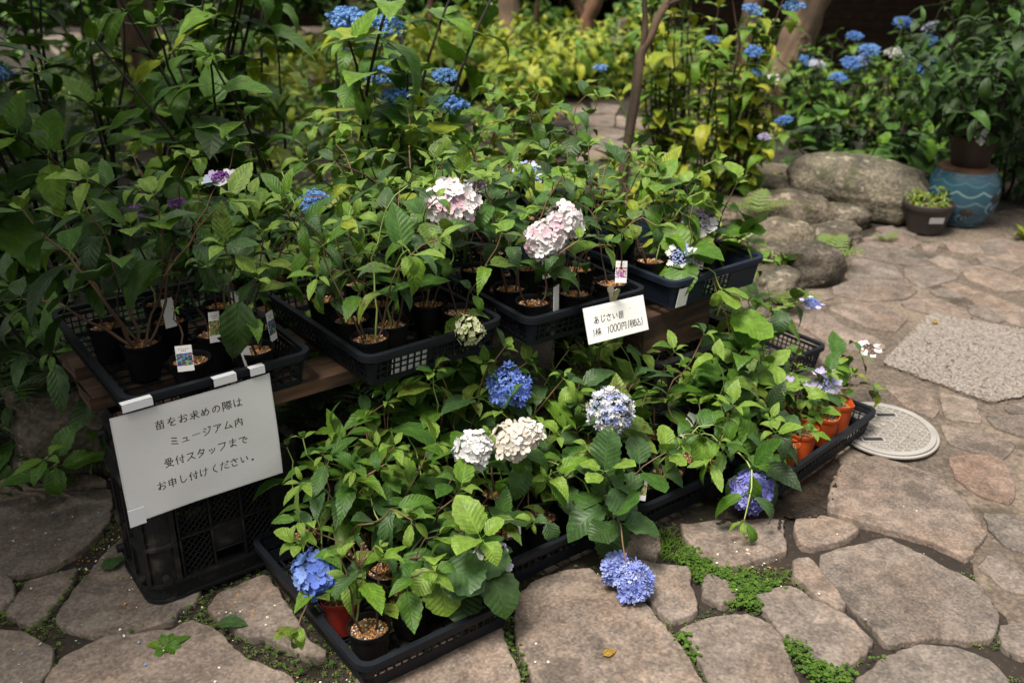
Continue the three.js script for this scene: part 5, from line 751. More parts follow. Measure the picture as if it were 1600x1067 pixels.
{ // weathered stone figure, seen from behind the bush
  const t = thing('stone_figure', 'weathered grey stone garden figure beyond the slender tree', 'statue', [0.86, -0.01, -8.05]); const m = rockMats[1];
  const b = rockGeo(0.13, 0.2, 0.1, { rough: 0.1, box: 0.3 }); part(t, 'body', b, m).position.y = 0.17; part(t, 'head', rockGeo(0.06, 0.07, 0.06, { rough: 0.1 }), m).position.y = 0.4;
}

// ───────────────────────── trees ─────────────────────────
const barkM = [[0.4, 0.32, 0.25], [0.3, 0.22, 0.17], [0.42, 0.26, 0.17]].map((c) => std({ color: rgb(...c), map: TX.bark, bumpMap: TX.barkBump, bumpScale: 0.012, roughness: 0.9 }));
function canopy(t, cx, cy, cz, rx, ry, rz, n, leaf, mats, gap = 0.5) {
  const per = mats.map(() => []); let tries = 0, made = 0;
  while (made < n && tries++ < n * 6) { const v = V(R(-1, 1), R(-1, 1), R(-1, 1)); if (v.lengthSq() > 1) continue; const p = V(cx + v.x * rx, cy + v.y * ry, cz + v.z * rz); if (N3(p.x * 1.7, p.y * 1.7, p.z * 1.7) < gap - 0.5) continue; made++; const d = V(R(-1, 1), R(-0.6, 0.2), R(-1, 1)).normalize(), s = leaf * R(0.7, 1.3); per[made % mats.length].push(new THREE.Matrix4().compose(p, basisQ(d, V(R(-0.5, 0.5), 1, R(-0.5, 0.5))), V(s, s, s))); }
  mats.forEach((m, i) => stuffOf(t, 'crown', LG.mini[i % 2], m, per[i]));
}
{ const t = thing('slender_tree', 'slender bare stemmed tree with a forked brown trunk in the bed behind the trays', 'tree', [0.43, -0.02, -3.9]);
  part(t, 'trunk', tube(spline([V(0, -0.02, 0), V(0.008, 0.15, 0), V(0.013, 0.32, 0.0), V(0.028, 0.47, 0.01), V(0.048, 0.668, 0.01), V(0.06, 0.78, 0.0), V(0.09, 0.84, 0.0), V(0.12, 0.914, 0.0), V(0.16, 0.98, 0), V(0.26, 1.25, 0), V(0.36, 1.9, 0)], 44), 0.023, 0.012, 12, 0.25), barkM[0]);
  part(t, 'branch', tube(spline([V(0.066, 0.79, 0.0), V(0.068, 0.9, 0.01), V(0.06, 0.97, 0.01), V(0.04, 1.25, 0.02), V(0.0, 1.6, 0)], 14), 0.013, 0.007, 8, 0.2), barkM[0]); part(t, 'branch', tube(spline([V(0.15, 0.96, 0.0), V(0.24, 1.0, 0.0), V(0.4, 1.2, 0)], 8), 0.015, 0.009, 8, 0.2), barkM[0]);
}
{ const t = thing('knotted_tree', 'stout leaning tree trunk with a round knot hole behind the right bushes', 'tree', [1.72, -0.05, -6.55]);
  part(t, 'trunk', tube(spline([V(-0.02, 0, 0), V(0, 0.2, 0), V(0.08, 0.5, 0), V(0.16, 0.8, 0), V(0.25, 1.3, 0), V(0.35, 2.4, 0)], 36), 0.125, 0.1, 18, 0.22), barkM[0]);
  const k = new THREE.TorusGeometry(0.035, 0.014, 8, 18).scale(1, 1.35, 1); const kn = part(t, 'knot', k, barkM[0]); kn.position.set(0.1, 0.52, 0.105); const ho = part(t, 'knot_hole', new THREE.SphereGeometry(0.03, 12, 8).scale(1, 1.35, 0.35), std({ color: rgb(0.05, 0.03, 0.02), roughness: 1 })); ho.position.set(0.1, 0.52, 0.105);
}
{ const t = thing('tree', 'darker second trunk standing left of the knotted tree', 'tree', [1.58, -0.05, -7.0]); part(t, 'trunk', tube(spline([V(0, 0, 0), V(0.0, 0.4, 0), V(0.05, 0.9, 0), V(0.1, 2.2, 0)], 20), 0.07, 0.05, 12, 0.25), barkM[1]); }
{ const s = single('tree_plate', box(0.13, 0.062, 0.006), std({ color: rgb(0.5, 0.51, 0.52), roughness: 0.5 }), 'small grey name plate at the foot of the knotted tree', 'plate'); s.position.set(1.6, 0.26, -6.36); s.rotation.set(-0.25, -0.1, 0.12); const st = part(s, 'stake', box(0.012, 0.28, 0.006, 0, -0.14, -0.006), SM.brown); for (let i = 0; i < 3; i++) part(s, 'mark', box(0.012, 0.014, 0.001, -0.015 + i * 0.02, 0.002, 0.0036), MP.white); }
{ const t = thing('tree', 'pale straight trunk with a lichen patch in the sunny background', 'tree', [-0.03, -0.05, -9.1]); part(t, 'trunk', tube(spline([V(0, 0, 0), V(0.01, 0.4, 0), V(-0.03, 1.0, 0), V(-0.02, 2.6, 0)], 20), 0.1, 0.08, 14, 0.2), std({ color: rgb(0.55, 0.47, 0.38), map: TX.bark, bumpMap: TX.barkBump, bumpScale: 0.01, roughness: 0.9 })); }
{ const t = thing('tree', 'reddish forked trunk in the background beside the stone figure', 'tree', [0.6, -0.05, -8.75]); part(t, 'trunk', tube(spline([V(0, 0, 0), V(0.02, 0.2, 0), V(0.03, 0.42, 0), V(0.1, 0.6, 0), V(0.13, 1.2, 0), V(0.15, 2.2, 0)], 20), 0.085, 0.05, 12, 0.3), barkM[2]); part(t, 'branch', tube(spline([V(0.03, 0.38, 0), V(-0.08, 0.6, 0), V(-0.2, 0.78, 0), V(-0.5, 1.1, 0), V(-0.7, 1.8, 0)], 16), 0.05, 0.03, 10, 0.3), barkM[2]); }
for (const [x, z, h, r, lean, label] of [[0.2, -9.6, 2, 0.025, 0.15, 'thin bright stem between the pale and reddish trunks'], [-0.75, -9.4, 2, 0.03, 0.1, 'thin brown stem left of the pale trunk'], [1.9, -8.6, 2, 0.03, 0.2, 'thin stem before the dark fence on the right']]) { const t = thing('sapling', label, 'tree', [x, -0.04, z]); part(t, 'trunk', tube(spline([V(0, 0, 0), V(lean * 0.3, h * 0.3, 0), V(lean, h, 0)], 10), r, r * 0.7, 8, 0.2), barkM[2]); }

// ───────────────────────── hydrangea bushes and shrubs ─────────────────────────
function bush(name, label, pos, gr, o = {}) {
  const t = thing(name, label, 'shrub', pos, 0, o.group); const res = grow({ base: 0.1, tipMat: LM.fresh, leafSag: 0.45, sag: 0.18, ...gr });
  dress(t, res, o.stemMat ?? SM.dark, o.r0 ?? 0.008, 0.003, o.most ?? 300, 6);
  for (const f of o.flowers ?? []) { // flower clusters on their own stalks, at world places
    const p = V(f[0] - pos[0], f[1] - pos[1], f[2] - pos[2]), from = V(p.x * 0.75, p.y - 0.22, p.z * 0.75 - 0.02);
    part(t, 'flower_stalk', tube(spline([from, from.clone().lerp(p, 0.6).add(V(0, 0.02, 0)), p], 8), 0.004, 0.0025, 5), SM.green);
    for (let i = 0; i < 4; i++) { const a = i / 4 * TAU + f[0] * 7, d = V(Math.cos(a), R(-0.2, 0.1), Math.sin(a)); addLeaf(t, { g: pick(LG.ovate), m: pick(gr.pal), p: p.clone().add(V(0, -0.05 - 0.03 * (i % 2), 0)), q: basisQ(d, V(R(-0.2, 0.2), 1, R(-0.2, 0.2))), s: R(...gr.leaf) }); }
    const h = part(t, 'flower_head', pick(BEADS), pick(f[4] ?? FM.sky)); h.position.copy(p); h.scale.setScalar(f[3] ?? 1); h.rotation.set(R(0.05, 0.5), R(0, 6), R(-0.3, 0.3));
  }
  return t;
}
const gBush = 'blue flowering bushes behind the trays';
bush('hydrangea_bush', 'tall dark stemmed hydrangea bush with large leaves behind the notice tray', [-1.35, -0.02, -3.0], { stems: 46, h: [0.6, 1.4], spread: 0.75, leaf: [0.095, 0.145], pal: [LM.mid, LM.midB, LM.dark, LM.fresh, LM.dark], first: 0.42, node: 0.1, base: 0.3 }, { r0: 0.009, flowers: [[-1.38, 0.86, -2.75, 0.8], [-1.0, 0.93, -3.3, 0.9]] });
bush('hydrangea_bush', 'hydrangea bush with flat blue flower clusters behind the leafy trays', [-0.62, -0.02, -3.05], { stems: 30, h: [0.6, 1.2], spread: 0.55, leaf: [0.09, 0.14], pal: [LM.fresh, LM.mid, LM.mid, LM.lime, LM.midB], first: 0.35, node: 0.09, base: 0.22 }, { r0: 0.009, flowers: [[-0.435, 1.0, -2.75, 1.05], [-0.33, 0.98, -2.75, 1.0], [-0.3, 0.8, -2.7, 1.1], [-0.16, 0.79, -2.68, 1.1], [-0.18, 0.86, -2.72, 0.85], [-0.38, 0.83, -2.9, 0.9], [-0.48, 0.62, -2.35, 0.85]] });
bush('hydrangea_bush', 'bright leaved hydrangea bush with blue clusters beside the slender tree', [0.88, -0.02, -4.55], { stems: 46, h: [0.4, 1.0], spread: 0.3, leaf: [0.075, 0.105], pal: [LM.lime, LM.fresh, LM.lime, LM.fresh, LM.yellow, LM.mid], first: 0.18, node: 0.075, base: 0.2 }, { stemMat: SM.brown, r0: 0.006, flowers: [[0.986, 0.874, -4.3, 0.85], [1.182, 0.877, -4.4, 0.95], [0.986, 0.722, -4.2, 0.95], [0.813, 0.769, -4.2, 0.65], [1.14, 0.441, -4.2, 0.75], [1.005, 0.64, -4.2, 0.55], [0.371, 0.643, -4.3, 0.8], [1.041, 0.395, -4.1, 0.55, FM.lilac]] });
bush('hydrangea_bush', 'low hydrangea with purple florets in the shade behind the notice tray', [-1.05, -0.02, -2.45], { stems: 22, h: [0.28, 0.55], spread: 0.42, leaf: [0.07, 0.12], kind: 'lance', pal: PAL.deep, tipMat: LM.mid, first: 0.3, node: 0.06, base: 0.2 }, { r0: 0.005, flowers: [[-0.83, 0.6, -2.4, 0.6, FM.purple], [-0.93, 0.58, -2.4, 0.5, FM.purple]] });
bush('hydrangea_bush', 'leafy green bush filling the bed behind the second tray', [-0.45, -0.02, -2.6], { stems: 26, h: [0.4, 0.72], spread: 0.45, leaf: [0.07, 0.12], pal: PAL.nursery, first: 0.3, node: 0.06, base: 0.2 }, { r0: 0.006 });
const lace = []; for (const [u, y, z] of [[2.331, 0.617, -6.2], [2.512, 0.588, -6.2], [2.049, 0.54, -6.2], [2.413, 0.539, -6.0], [1.99, 0.452, -5.8], [2.01, 0.512, -5.8], [2.164, 0.494, -5.8], [2.257, 0.477, -5.8], [2.31, 0.474, -5.7], [2.209, 0.43, -5.6], [2.26, 0.437, -5.6], [1.761, 0.408, -5.5], [1.729, 0.423, -6.0], [1.754, 0.42, -5.9], [1.886, 0.456, -5.7]]) lace.push([u, y, z, R(1.0, 1.35), rnd() < 0.6 ? FM.sky : FM.paleblue]);
bush('hydrangea_bush', 'wide lacecap hydrangea with many light blue clusters before the dark fence', [2.18, -0.02, -6.0], { stems: 64, h: [0.24, 0.54], spread: 0.62, leaf: [0.075, 0.11], pal: [LM.mid, LM.fresh, LM.midB, LM.dark], first: 0.3, node: 0.07, base: 0.4 }, { r0: 0.006, flowers: lace });
bush('shrub', 'large glossy leaved shrub in the upper right corner', [3.1, -0.02, -6.0], { stems: 34, h: [0.6, 1.15], spread: 0.65, leaf: [0.13, 0.19], kind: 'lance', pal: [LM.fresh, LM.mid, LM.midB], first: 0.3, node: 0.09, base: 0.3 }, { stemMat: SM.brown });
bush('shrub', 'low dark shrub behind the long boulder', [1.85, -0.02, -5.1], { stems: 26, h: [0.14, 0.34], spread: 0.45, leaf: [0.07, 0.12], kind: 'broad', pal: PAL.deep, first: 0.3, node: 0.06, base: 0.28 }, { r0: 0.005, most: 200 });
bush('shrub', 'evergreen shrub with shade toned leaves beside the ceramic drum', [2.55, -0.02, -4.75], { stems: 40, h: [0.35, 0.85], spread: 0.6, leaf: [0.07, 0.11], kind: 'lance', pal: PAL.evergreen, tipMat: LM.dark, first: 0.15, node: 0.06, base: 0.25 }, { r0: 0.006 });
const gSun = 'sunlit shrubs of the far bed';
for (const [x, z, s, n, label, pal] of [[0.1, -7.3, 0.6, 40, 'round yellow green shrub at the foot of the pale trunk', PAL.sunny], [0.62, -7.6, 0.5, 34, 'yellow green shrub before the reddish forked trunk', PAL.sunny], [-0.35, -8.0, 0.5, 34, 'light green shrub left of the pale trunk', PAL.sunny], [1.15, -8.4, 0.5, 30, 'bright shrub beside the stone figure', PAL.bush], [-1.0, -7.8, 0.6, 36, 'yellow green shrub beyond the left hydrangeas', PAL.sunny], [-1.9, -6.6, 0.7, 36, 'bright shrub glimpsed through the dark stems', PAL.sunny], [-2.9, -6.2, 0.8, 36, 'bright green shrub far behind the tall hydrangea', PAL.bush], [-0.9, -5.6, 0.45, 28, 'low fresh green shrub behind the blue flowering bush', PAL.bush], [0.25, -4.2, 0.4, 34, 'low bright shrub behind the back row of trays', PAL.sunny], [0.55, -3.6, 0.42, 34, 'leafy bright shrub behind the dark blue tray', PAL.bush], [0.0, -3.4, 0.36, 30, 'fresh green shrub between the back row and the slender tree', PAL.bush], [-0.2, -9.9, 0.6, 30, 'green shrub behind the pale trunk', PAL.bush], [0.9, -9.9, 0.6, 30, 'green shrub behind the reddish forked trunk', PAL.bush], [-1.3, -10.2, 0.7, 30, 'dark shrub under the far trees', PAL.deep], [-1.7, -4.3, 0.5, 30, 'leafy shrub standing behind the tall hydrangea stems', PAL.deep], [-2.5, -4.9, 0.6, 30, 'leafy shrub far behind the tall hydrangea stems', PAL.deep]])
  bush('shrub', label, [x, -0.02, z], { stems: n, h: z > -4.5 ? [0.08, 0.2] : [0.15, 0.5], spread: s, leaf: z > -6 ? [0.06, 0.1] : [0.08, 0.13], pal, tipMat: pal === PAL.sunny ? LM.yellow : LM.fresh, first: 0.25, node: 0.07, base: s * 0.45 }, { r0: 0.005, most: z > -6 ? 260 : 110, stemMat: SM.green, group: gSun });

// ───────────────────────── ferns, ground cover, far trees ─────────────────────────
function frondGeo(n = 13, L = 1) { const pos = [], idx = [], uv = []; const spine = []; for (let i = 0; i <= n; i++) { const t = i / n; spine.push(V(t * L, 0.35 * t - 0.55 * t * t, 0)); } for (let i = 1; i < n; i++) for (const s of [-1, 1]) { const p = spine[i], t = i / n, l = 0.3 * Math.sin(Math.PI * Math.pow(t, 0.7)) + 0.03, w = 0.3 / n, b = pos.length / 3; pos.push(p.x - w, p.y, 0, p.x + w, p.y, 0, p.x + l * 0.22 + w, p.y - 0.04 * l, s * l * 0.6, p.x + l * 0.36, p.y - 0.1 * l, s * l, p.x + l * 0.22 - w, p.y - 0.03 * l, s * l * 0.6); uv.push(0, 0, 0.2, 0, 0.3, 0.6, 0.5, 1, 0.1, 0.6); idx.push(b, b + 1, b + 2, b, b + 2, b + 4, b + 4, b + 2, b + 3); } const g = geom(pos, idx, uv); return merge([g, tube(spine, 0.008, 0.003, 4)]); }
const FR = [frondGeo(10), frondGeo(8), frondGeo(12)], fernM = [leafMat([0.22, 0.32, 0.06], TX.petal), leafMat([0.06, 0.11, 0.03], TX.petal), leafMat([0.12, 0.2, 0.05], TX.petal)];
function fern(x, y, z, s, n, m, label, group, fall = 0) { const t = thing('fern', label, 'fern', [x, y, z], 0, group); const a0 = R(0, 6); for (let i = 0; i < n; i++) { const f = part(t, 'frond', FR[i % 3], fernM[m]); const a = a0 + i / n * TAU + R(-0.3, 0.3), d = V(Math.cos(a), R(0.25, 0.8) - fall, Math.sin(a)); f.quaternion.copy(basisQ(d.normalize(), V(0, 1, 0))); f.scale.setScalar(s * R(0.7, 1.15)); } }
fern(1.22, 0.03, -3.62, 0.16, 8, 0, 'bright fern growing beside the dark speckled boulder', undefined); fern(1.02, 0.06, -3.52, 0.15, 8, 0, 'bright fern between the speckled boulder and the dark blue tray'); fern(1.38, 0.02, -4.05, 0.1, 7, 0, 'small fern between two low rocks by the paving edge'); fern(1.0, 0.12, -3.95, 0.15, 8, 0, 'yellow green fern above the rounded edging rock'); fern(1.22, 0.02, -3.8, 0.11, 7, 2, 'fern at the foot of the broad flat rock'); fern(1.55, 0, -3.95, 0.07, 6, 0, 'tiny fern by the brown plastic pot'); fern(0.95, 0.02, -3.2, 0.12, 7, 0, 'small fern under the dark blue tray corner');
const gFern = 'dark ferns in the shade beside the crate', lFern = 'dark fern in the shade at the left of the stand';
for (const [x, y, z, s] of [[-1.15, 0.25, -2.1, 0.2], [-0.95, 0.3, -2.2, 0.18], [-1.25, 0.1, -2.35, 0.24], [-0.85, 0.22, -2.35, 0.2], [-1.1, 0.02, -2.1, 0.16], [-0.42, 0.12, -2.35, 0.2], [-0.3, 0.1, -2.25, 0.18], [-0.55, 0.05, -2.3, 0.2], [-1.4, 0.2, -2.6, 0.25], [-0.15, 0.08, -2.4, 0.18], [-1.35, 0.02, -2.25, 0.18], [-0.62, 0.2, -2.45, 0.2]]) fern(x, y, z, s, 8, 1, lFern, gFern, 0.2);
{ // round leaved plant at the left edge and a low hydrangea beside it
  const t = thing('butterbur', 'plant with large round dark leaves at the left edge of the bed', 'plant', [-1.45, -0.02, -2.62]); const rl = leafGeo({ W: 0.52, curl: 0.25, fold: 0.1, q: 0.45, p: 0.4, wave: 0.1 }); for (const [x, y, z, s, a] of [[0, 0.2, 0.1, 0.2, 1.2], [-0.15, 0.26, 0, 0.2, 2.4], [0.12, 0.14, -0.02, 0.16, 0.2]]) { part(t, 'stem', tube(spline([V(0, 0, 0), V(x * 0.4, y * 0.7, z * 0.4), V(x, y, z)], 8), 0.005, 0.003, 6), SM.green); addLeaf(t, { g: rl, m: LM.dark, p: V(x, y, z), q: basisQ(V(Math.cos(a), -0.2, Math.sin(a)), V(0, 1, 0.2)), s }); }
  bush('hydrangea_bush', 'low drooping hydrangea shoots beside the crate on the left', [-1.12, -0.02, -2.12], { stems: 8, h: [0.12, 0.24], spread: 0.28, leaf: [0.07, 0.1], pal: [LM.mid, LM.fresh, LM.midB], first: 0.3, node: 0.05, base: 0.08, leafSag: 1.0 }, { r0: 0.003, stemMat: SM.green });
}
{ // ground cover in the beds
  const lists = [[], [], [], []], ok = (x, z) => !(x > 0.75 + (-z - 2.6) * 0.27 && z > -4.9 && x > 0.75) && z < -2.5 + Math.max(0, -x - 0.6) * 0.8 - Math.max(0, x) * 1.0;
  for (let i = 0; i < 26000; i++) { const x = R(-4, 3.6), z = -2.2 - Math.pow(rnd(), 0.8) * 8.5; if (!ok(x, z)) continue; if (N3(x * 2.2, 0, z * 2.2) < -0.22) continue; if (x > 0.35 && x < 1.0 && z < -5.4 && z > -7.2) continue; const a = R(0, TAU), s = R(0.02, 0.05) * (z < -5 ? 1.5 : 1); lists[i % 4].push(new THREE.Matrix4().compose(V(x, R(-0.015, 0.05), z), basisQ(V(Math.cos(a), R(-0.2, 0.6), Math.sin(a)), V(R(-0.4, 0.4), 1, R(-0.4, 0.4))), V(s, s, s))); }
  const g = new THREE.Group(); g.name = 'ground_cover'; g.userData.kind = 'stuff'; scene.add(g); [LM.lime, LM.mid, LM.fresh, LM.yellow].forEach((m, i) => stuffOf(g, 'low_leaves', LG.mini[i % 2], m, lists[i]));
}
{ // dark board fence along the back of the garden
  const t = thing('board_fence', 'dark stained board fence closing the garden at the back', 'fence', [0, 0, -11.6]); const m = [[0.02, 0.018, 0.015], [0.026, 0.022, 0.018], [0.016, 0.014, 0.012]].map((c) => phys({ color: rgb(...c), map: TX.wood, roughness: 0.95, specularIntensity: 0.15 })); const bg = box(0.1992, 2.4, 0.02);
  for (let i = 0; i < 62; i++) { const b = part(t, 'board', bg, m[i % 3]); b.position.set(-6 + i * 0.2, 1.2 + R(-0.01, 0.01), R(-0.006, 0.006)); } for (const y of [0.4, 2.0]) part(t, 'rail', box(12.4, 0.08, 0.04, 0, y, -0.04), m[0]);
}
{ // dark fence on the right, nearer
  const t = thing('board_fence', 'dark board fence behind the lacecap hydrangea on the right', 'fence', [3.2, 0, -8.2], -0.25); const m = phys({ color: rgb(0.02, 0.017, 0.015), map: TX.wood, roughness: 0.95, specularIntensity: 0.15 }), bg = box(0.1692, 1.8, 0.02); for (let i = 0; i < 20; i++) part(t, 'board', bg, m).position.set(-1.7 + i * 0.17, 0.9, R(-0.005, 0.005)); part(t, 'rail', box(3.4, 0.07, 0.04, 0, 0.5, -0.04), m);
}
for (const [x, z, label] of [[-0.6, -10.9, 'dark evergreen shrub against the back fence behind the pale trunk'], [0.5, -11.1, 'dark evergreen shrub against the back fence behind the forked trunk'], [1.7, -10.6, 'dark evergreen shrub where the two fences meet'], [-2.2, -9.4, 'dark evergreen shrub far behind the left bushes'], [-3.4, -8.2, 'tall evergreen shrub in the far left corner']]) { const t = thing('shrub', label, 'shrub', [x, -0.03, z], 0, 'evergreens along the back fence'); part(t, 'stem', tube([V(0, 0, 0), V(0.02, 0.5, 0), V(0, 1.0, 0)], 0.03, 0.01, 6), SM.brown); canopy(t, 0, 0.65, 0, 0.65, 0.65, 0.5, 1500, 0.1, [LM.dark, LM.midB, LM.mid], 0.42); }
// trees added for shade, crowns out of view, over the left side and back
for (const [x, z, h, r, n, label] of [[-2.15, -1.35, 2.4, 1.2, 8000, 'added leafy tree whose unseen crown shades the left end of the stand'], [-2.45, -3.3, 2.5, 1.35, 8000, 'added leafy tree whose unseen crown shades the tall hydrangea bush'], [-2.05, -2.35, 2.45, 0.85, 3000, 'added leafy shade tree standing between the two that shade the left bed'], [-2.3, -6.3, 2.7, 1.4, 5200, 'added leafy shade tree standing beyond the tall hydrangea bush'], [-3.3, -4.6, 2.8, 1.5, 5200, 'added leafy shade tree over the tall dark hydrangea bush'], [3.0, -4.9, 2.7, 1.35, 6500, 'added leafy tree whose unseen crown shades the ceramic drum'], [3.6, -8.6, 2.9, 1.6, 4200, 'leafy tree above the dark fence on the right'], [-1.6, -10.9, 2.6, 1.6, 4200, 'leafy tree before the back fence']]) {
  const t = thing('shade_tree', label, 'tree', [x, -0.04, z]); part(t, 'trunk', tube(spline([V(0, 0, 0), V(0.05, h * 0.4, 0.03), V(0, h * 0.8, 0), V(0.05, h * 1.1, 0)], 20), 0.11, 0.05, 12, 0.25), barkM[1]);
  for (let i = 0; i < 6; i++) { const a = i / 6 * TAU; part(t, 'limb', tube(spline([V(0.02, h * 0.62, 0), V(Math.cos(a) * r * 0.35, h * 0.8, Math.sin(a) * r * 0.35), V(Math.cos(a) * r * 0.8, h * (0.95 + 0.1 * (i % 2)), Math.sin(a) * r * 0.8)], 10), 0.04, 0.012, 7, 0.2), barkM[1]); }
  canopy(t, 0, h, 0, r, r * 0.55, r, n, 0.11, [LM.mid, LM.dark, LM.fresh]);
}

// ───────────────────────── moss, weeds and litter on the paving ─────────────────────────
const polys = [...NEAR_FLAGS, ...FAR_FLAGS].map((f) => { const p = []; for (let i = 0; i < f.length; i += 2) p.push([f[i], f[i + 1]]); return p; });
const inPoly = (poly, x, z) => { let c = false; for (let i = 0, j = poly.length - 1; i < poly.length; j = i++) if ((poly[i][1] > z) !== (poly[j][1] > z) && x < (poly[j][0] - poly[i][0]) * (z - poly[i][1]) / (poly[j][1] - poly[i][1]) + poly[i][0]) c = !c; return c; };
const onStone = (x, z) => polys.some((p) => inPoly(p, x, z));
const spotQ = () => new THREE.Quaternion().setFromEuler(new THREE.Euler(R(-0.5, 0.5), R(0, 6), R(-0.5, 0.5)));
{ // cushions of moss in the joints
  const mossM = [[0.05, 0.075, 0.016], [0.085, 0.12, 0.02], [0.035, 0.045, 0.016]].map((c) => std({ color: rgb(...c), roughness: 1 })), cush = [[], [], []]; const tuft = []; for (let i = 0; i < 9; i++) tuft.push(new THREE.IcosahedronGeometry(0.3, 0).translate(R(-0.7, 0.7), R(-0.1, 0.3), R(-0.7, 0.7))); const tg = merge(tuft);
  for (let i = 0; i < 26000; i++) { const x = R(-1.15, 1.0), z = R(-2.5, -1.2); if (onStone(x, z) || (x > 0.5 && z < -1.75)) continue; const m = N3(x * 3.1 + 5, 0, z * 3.1) + 0.12 * (x < -0.1 ? 1 : -0.6); if (m < -0.02 && rnd() > 0.12) continue; const s = R(0.0025, 0.006); cush[i % 3].push(new THREE.Matrix4().compose(V(x, -0.0125 + R(0, 0.006), z), spotQ(), V(s, s * 0.8, s))); }
  const g = new THREE.Group(); g.name = 'joint_moss'; g.userData.kind = 'stuff'; scene.add(g); mossM.forEach((m, i) => stuffOf(g, 'moss', tg, m, cush[i]));
}
{ // creeping weeds in the joints
  const leaf = leafGeo({ W: 0.45, n: 3, teeth: 0, petiole: 0, q: 0.5, p: 0.5 }), blade = leafGeo({ W: 0.05, n: 4, teeth: 0, petiole: 0, curl: 1.2 }), L = [[], []], B = [];
  for (const [cx, cz, r, n] of [[0.411, -1.719, 0.04, 150], [0.44, -1.664, 0.045, 220], [0.487, -1.647, 0.045, 220], [0.53, -1.653, 0.04, 160], [0.389, -1.776, 0.035, 90], [0.565, -1.484, 0.05, 260], [0.58, -1.434, 0.045, 180], [0.344, -1.502, 0.04, 130], [0.472, -1.697, 0.04, 120], [0.7, -1.42, 0.05, 60], [-0.957, -1.692, 0.09, 50], [-0.97, -1.639, 0.09, 40], [-0.85, -1.535, 0.1, 30], [-0.68, -1.573, 0.12, 30], [-0.49, -1.488, 0.1, 24], [-0.42, -1.427, 0.1, 30], [-0.6, -1.604, 0.08, 20], [-0.012, -1.545, 0.05, 30], [0.0, -1.451, 0.05, 30]]) for (let i = 0; i < n * 1.3; i++) { const a = R(0, TAU), q = r * Math.sqrt(rnd()), x = cx + Math.cos(a) * q, z = cz + Math.sin(a) * q; if (onStone(x, z)) continue; const s = R(0.005, 0.012), d = R(0, TAU); L[i % 2].push(new THREE.Matrix4().compose(V(x, -0.006 + R(0, 0.013), z), basisQ(V(Math.cos(d), R(0, 0.5), Math.sin(d)), V(R(-0.3, 0.3), 1, R(-0.3, 0.3))), V(s, s, s))); }
  for (const [cx, cz, r, n] of [[0.343, -1.809, 0.04, 190], [0.384, -1.751, 0.035, 150], [0.325, -1.846, 0.035, 110], [0.424, -1.73, 0.03, 80], [0.547, -1.709, 0.03, 60], [0.16, -1.46, 0.02, 40], [0.026, -1.451, 0.025, 50], [0.78, -1.44, 0.02, 40]]) for (let i = 0; i < n; i++) { const a = R(0, TAU), q = r * Math.sqrt(rnd()), d = R(0, TAU), s = R(0.012, 0.034), x = cx + Math.cos(a) * q, z = cz + Math.sin(a) * q; if (onStone(x, z)) continue; B.push(new THREE.Matrix4().compose(V(x, -0.013, z), basisQ(V(Math.cos(d) * 0.5, 1, Math.sin(d) * 0.5), V(Math.cos(d + 1.5), 0.2, Math.sin(d + 1.5))), V(s, s, s))); }
  const g = new THREE.Group(); g.name = 'joint_weeds'; g.userData.kind = 'stuff'; scene.add(g); stuffOf(g, 'creeping_leaves', leaf, LM.fresh, L[0]); stuffOf(g, 'creeping_leaves', leaf, LM.mid, L[1]); stuffOf(g, 'grass', blade, LM.fresh, B);
}
{ // where the watering ran off: a wet film that follows stone tops and joints
  const q = outline(WET_PATCH, 0.02, 0.006, 0.5), poly = q.map((p) => [p.x, p.z]), bb = new THREE.Box3().setFromPoints(q), st = 0.005, nx = Math.ceil((bb.max.x - bb.min.x) / st) + 8, nz = Math.ceil((bb.max.z - bb.min.z) / st) + 8, id = new Int32Array((nx + 1) * (nz + 1)).fill(-1), pos = [], uv = [], idx = [];
  const inW = (x, z) => inPoly(poly, x + 0.02 * N3(x * 28, 1, z * 28) + 0.008 * N3(x * 90, 4, z * 90), z + 0.02 * N3(x * 28, 7, z * 28) + 0.008 * N3(x * 90, 9, z * 90)), vert = (i, j) => { const k = j * (nx + 1) + i; if (id[k] < 0) { const x = bb.min.x - 4 * st + i * st, z = bb.min.z - 4 * st + j * st; id[k] = pos.length / 3; pos.push(x, onStone(x, z) ? 0.0062 : -0.007, z); uv.push(x * 1.3, z * 1.3); } return id[k]; };
  for (let j = 0; j < nz; j++) for (let i = 0; i < nx; i++) { const x = bb.min.x - 4 * st + (i + 0.5) * st, z = bb.min.z - 4 * st + (j + 0.5) * st; if (!inW(x, z)) continue; const a = vert(i, j), b = vert(i + 1, j), c = vert(i, j + 1), d = vert(i + 1, j + 1); idx.push(a, c, b, b, c, d); }
  struct('wet_puddle', geom(pos, idx, uv), new THREE.MeshPhysicalMaterial({ color: rgb(0.075, 0.063, 0.055), map: TX.stone, bumpMap: TX.stoneBump, bumpScale: 0.004, roughness: 0.3 }));
}
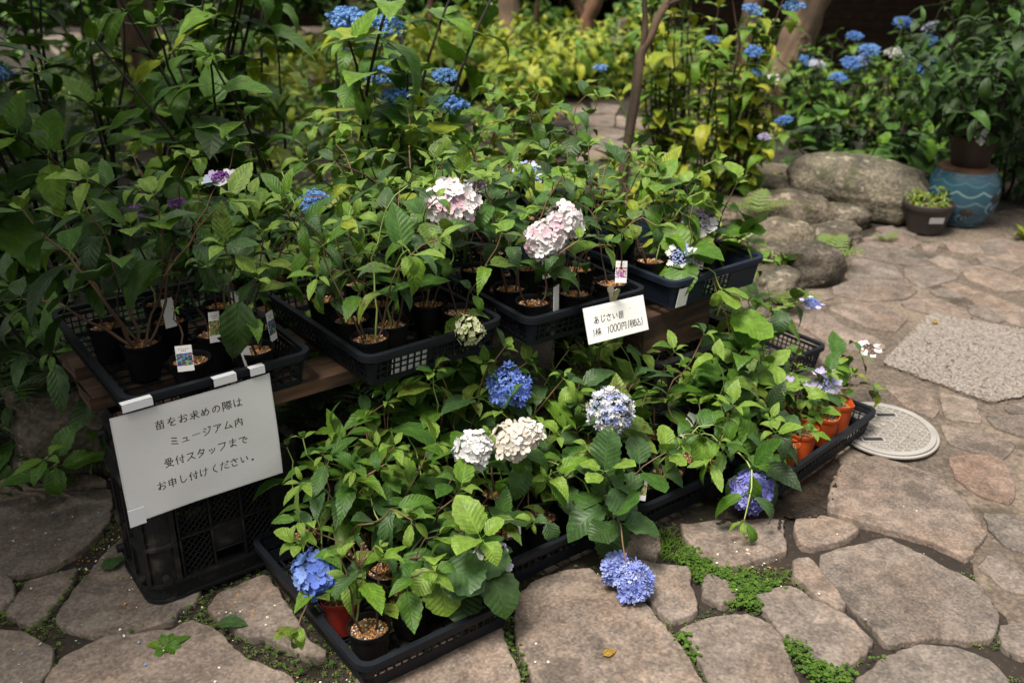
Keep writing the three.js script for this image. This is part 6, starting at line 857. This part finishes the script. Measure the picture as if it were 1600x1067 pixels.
{ // spilled pellets, pale grit, fallen petals
  const oct = new THREE.OctahedronGeometry(1, 0), P = [[], [], []]; const drop = (cx, cz, r, n, k) => { for (let i = 0; i < n; i++) { const a = R(0, TAU), q = r * Math.pow(rnd(), 0.7), x = cx + Math.cos(a) * q, z = cz + Math.sin(a) * q, s = R(0.0012, 0.0036); if (k === undefined && onStone(x, z) && rnd() < 0.88) continue; P[k ?? i % 3].push(new THREE.Matrix4().compose(V(x, onStone(x, z) ? 0.0045 : -0.012, z), spotQ(), V(s, s * 0.7, s))); } };
  drop(-0.52, -1.6, 0.07, 240); drop(-0.78, -1.75, 0.16, 260); drop(-0.32, -1.33, 0.12, 260); drop(0.5, -1.75, 0.08, 70); drop(0.05, -1.45, 0.1, 80); drop(-0.95, -1.9, 0.3, 260); drop(0.52, -1.74, 0.1, 16, 2); drop(-0.7, -1.6, 0.3, 36, 2); drop(0.9, -1.9, 0.4, 12, 2); drop(1.1, -2.9, 0.6, 14, 2);
  const g = new THREE.Group(); g.name = 'spilled_grit'; g.userData.kind = 'stuff'; scene.add(g); [MP.pellet, MP.pelletB, MP.pelletW].forEach((m, i) => stuffOf(g, 'grit', oct, m, P[i]));
  const pg = petalGeo(1, 1, 0.7, 0.3, 0.5, 0.1), Q = [[], []]; for (let i = 0; i < 190; i++) { const x = R(-1.15, -0.55), z = R(-2.15, -1.3), s = R(0.0025, 0.007); if (rnd() > Math.exp(-Math.hypot(x + 0.95, z + 1.75) * 2.2)) continue; Q[i % 2].push(new THREE.Matrix4().compose(V(x, onStone(x, z) ? 0.006 : -0.01, z), spotQ(), V(s, s, s))); }
  for (let i = 0; i < 10; i++) { const s = R(0.003, 0.006); Q[1].push(new THREE.Matrix4().compose(V(R(-0.6, 0.9), 0.006, R(-1.9, -1.3)), spotQ(), V(s, s, s))); }
  const f = new THREE.Group(); f.name = 'fallen_petals'; f.userData.kind = 'stuff'; scene.add(f); stuffOf(f, 'petals', pg, FM.sky[1], Q[0]); stuffOf(f, 'petals', pg, FM.white[1], Q[1]);
}
for (const [x, z, s, a, m, label] of [[-0.86, -1.72, 0.06, 0.9, LM.blue, 'grey green fallen leaf on the stone left of the crate'], [-0.57, -1.555, 0.06, -0.2, LM.blue, 'grey green fallen leaf lying against the crate base'], [0.17, -1.46, 0.03, 0.5, LM.gold, 'small tan fallen leaf on the big flagstone'], [1.4, -3.05, 0.03, 1, LM.gold, 'tan fallen leaf on the aggregate panel edge']]) { const l = single('fallen_leaf', LG.ovate[2], m, label, 'leaf'); l.position.set(x, 0.008, z); l.rotation.y = a; l.scale.setScalar(s); }
{ const t = thing('weed', 'small rosette weed growing in the mossy joint before the crate', 'plant', [-0.655, -0.012, -1.49]); for (let i = 0; i < 9; i++) { const a = i * 2.4; addLeaf(t, { g: pick(LG.ovate), m: pick([LM.mid, LM.fresh]), p: V(0, 0.006 + 0.001 * i, 0), q: basisQ(V(Math.cos(a), R(0.1, 0.5), Math.sin(a)), V(0, 1, 0)), s: R(0.03, 0.06) }); } }
{ const t = thing('weed', 'small weed at the foot of the ceramic drum', 'plant', [2.13, -0.012, -3.98]); for (let i = 0; i < 8; i++) { const a = i * 2.4; addLeaf(t, { g: pick(LG.lance), m: LM.lime, p: V(0, 0.01 + 0.004 * i, 0), q: basisQ(V(Math.cos(a), R(0.3, 1), Math.sin(a)), V(0, 1, 0)), s: R(0.05, 0.08) }); } }
scene.traverse((o) => { if (o.isMesh) { o.castShadow = true; o.receiveShadow = true; } });
renderer.render(scene, camera);
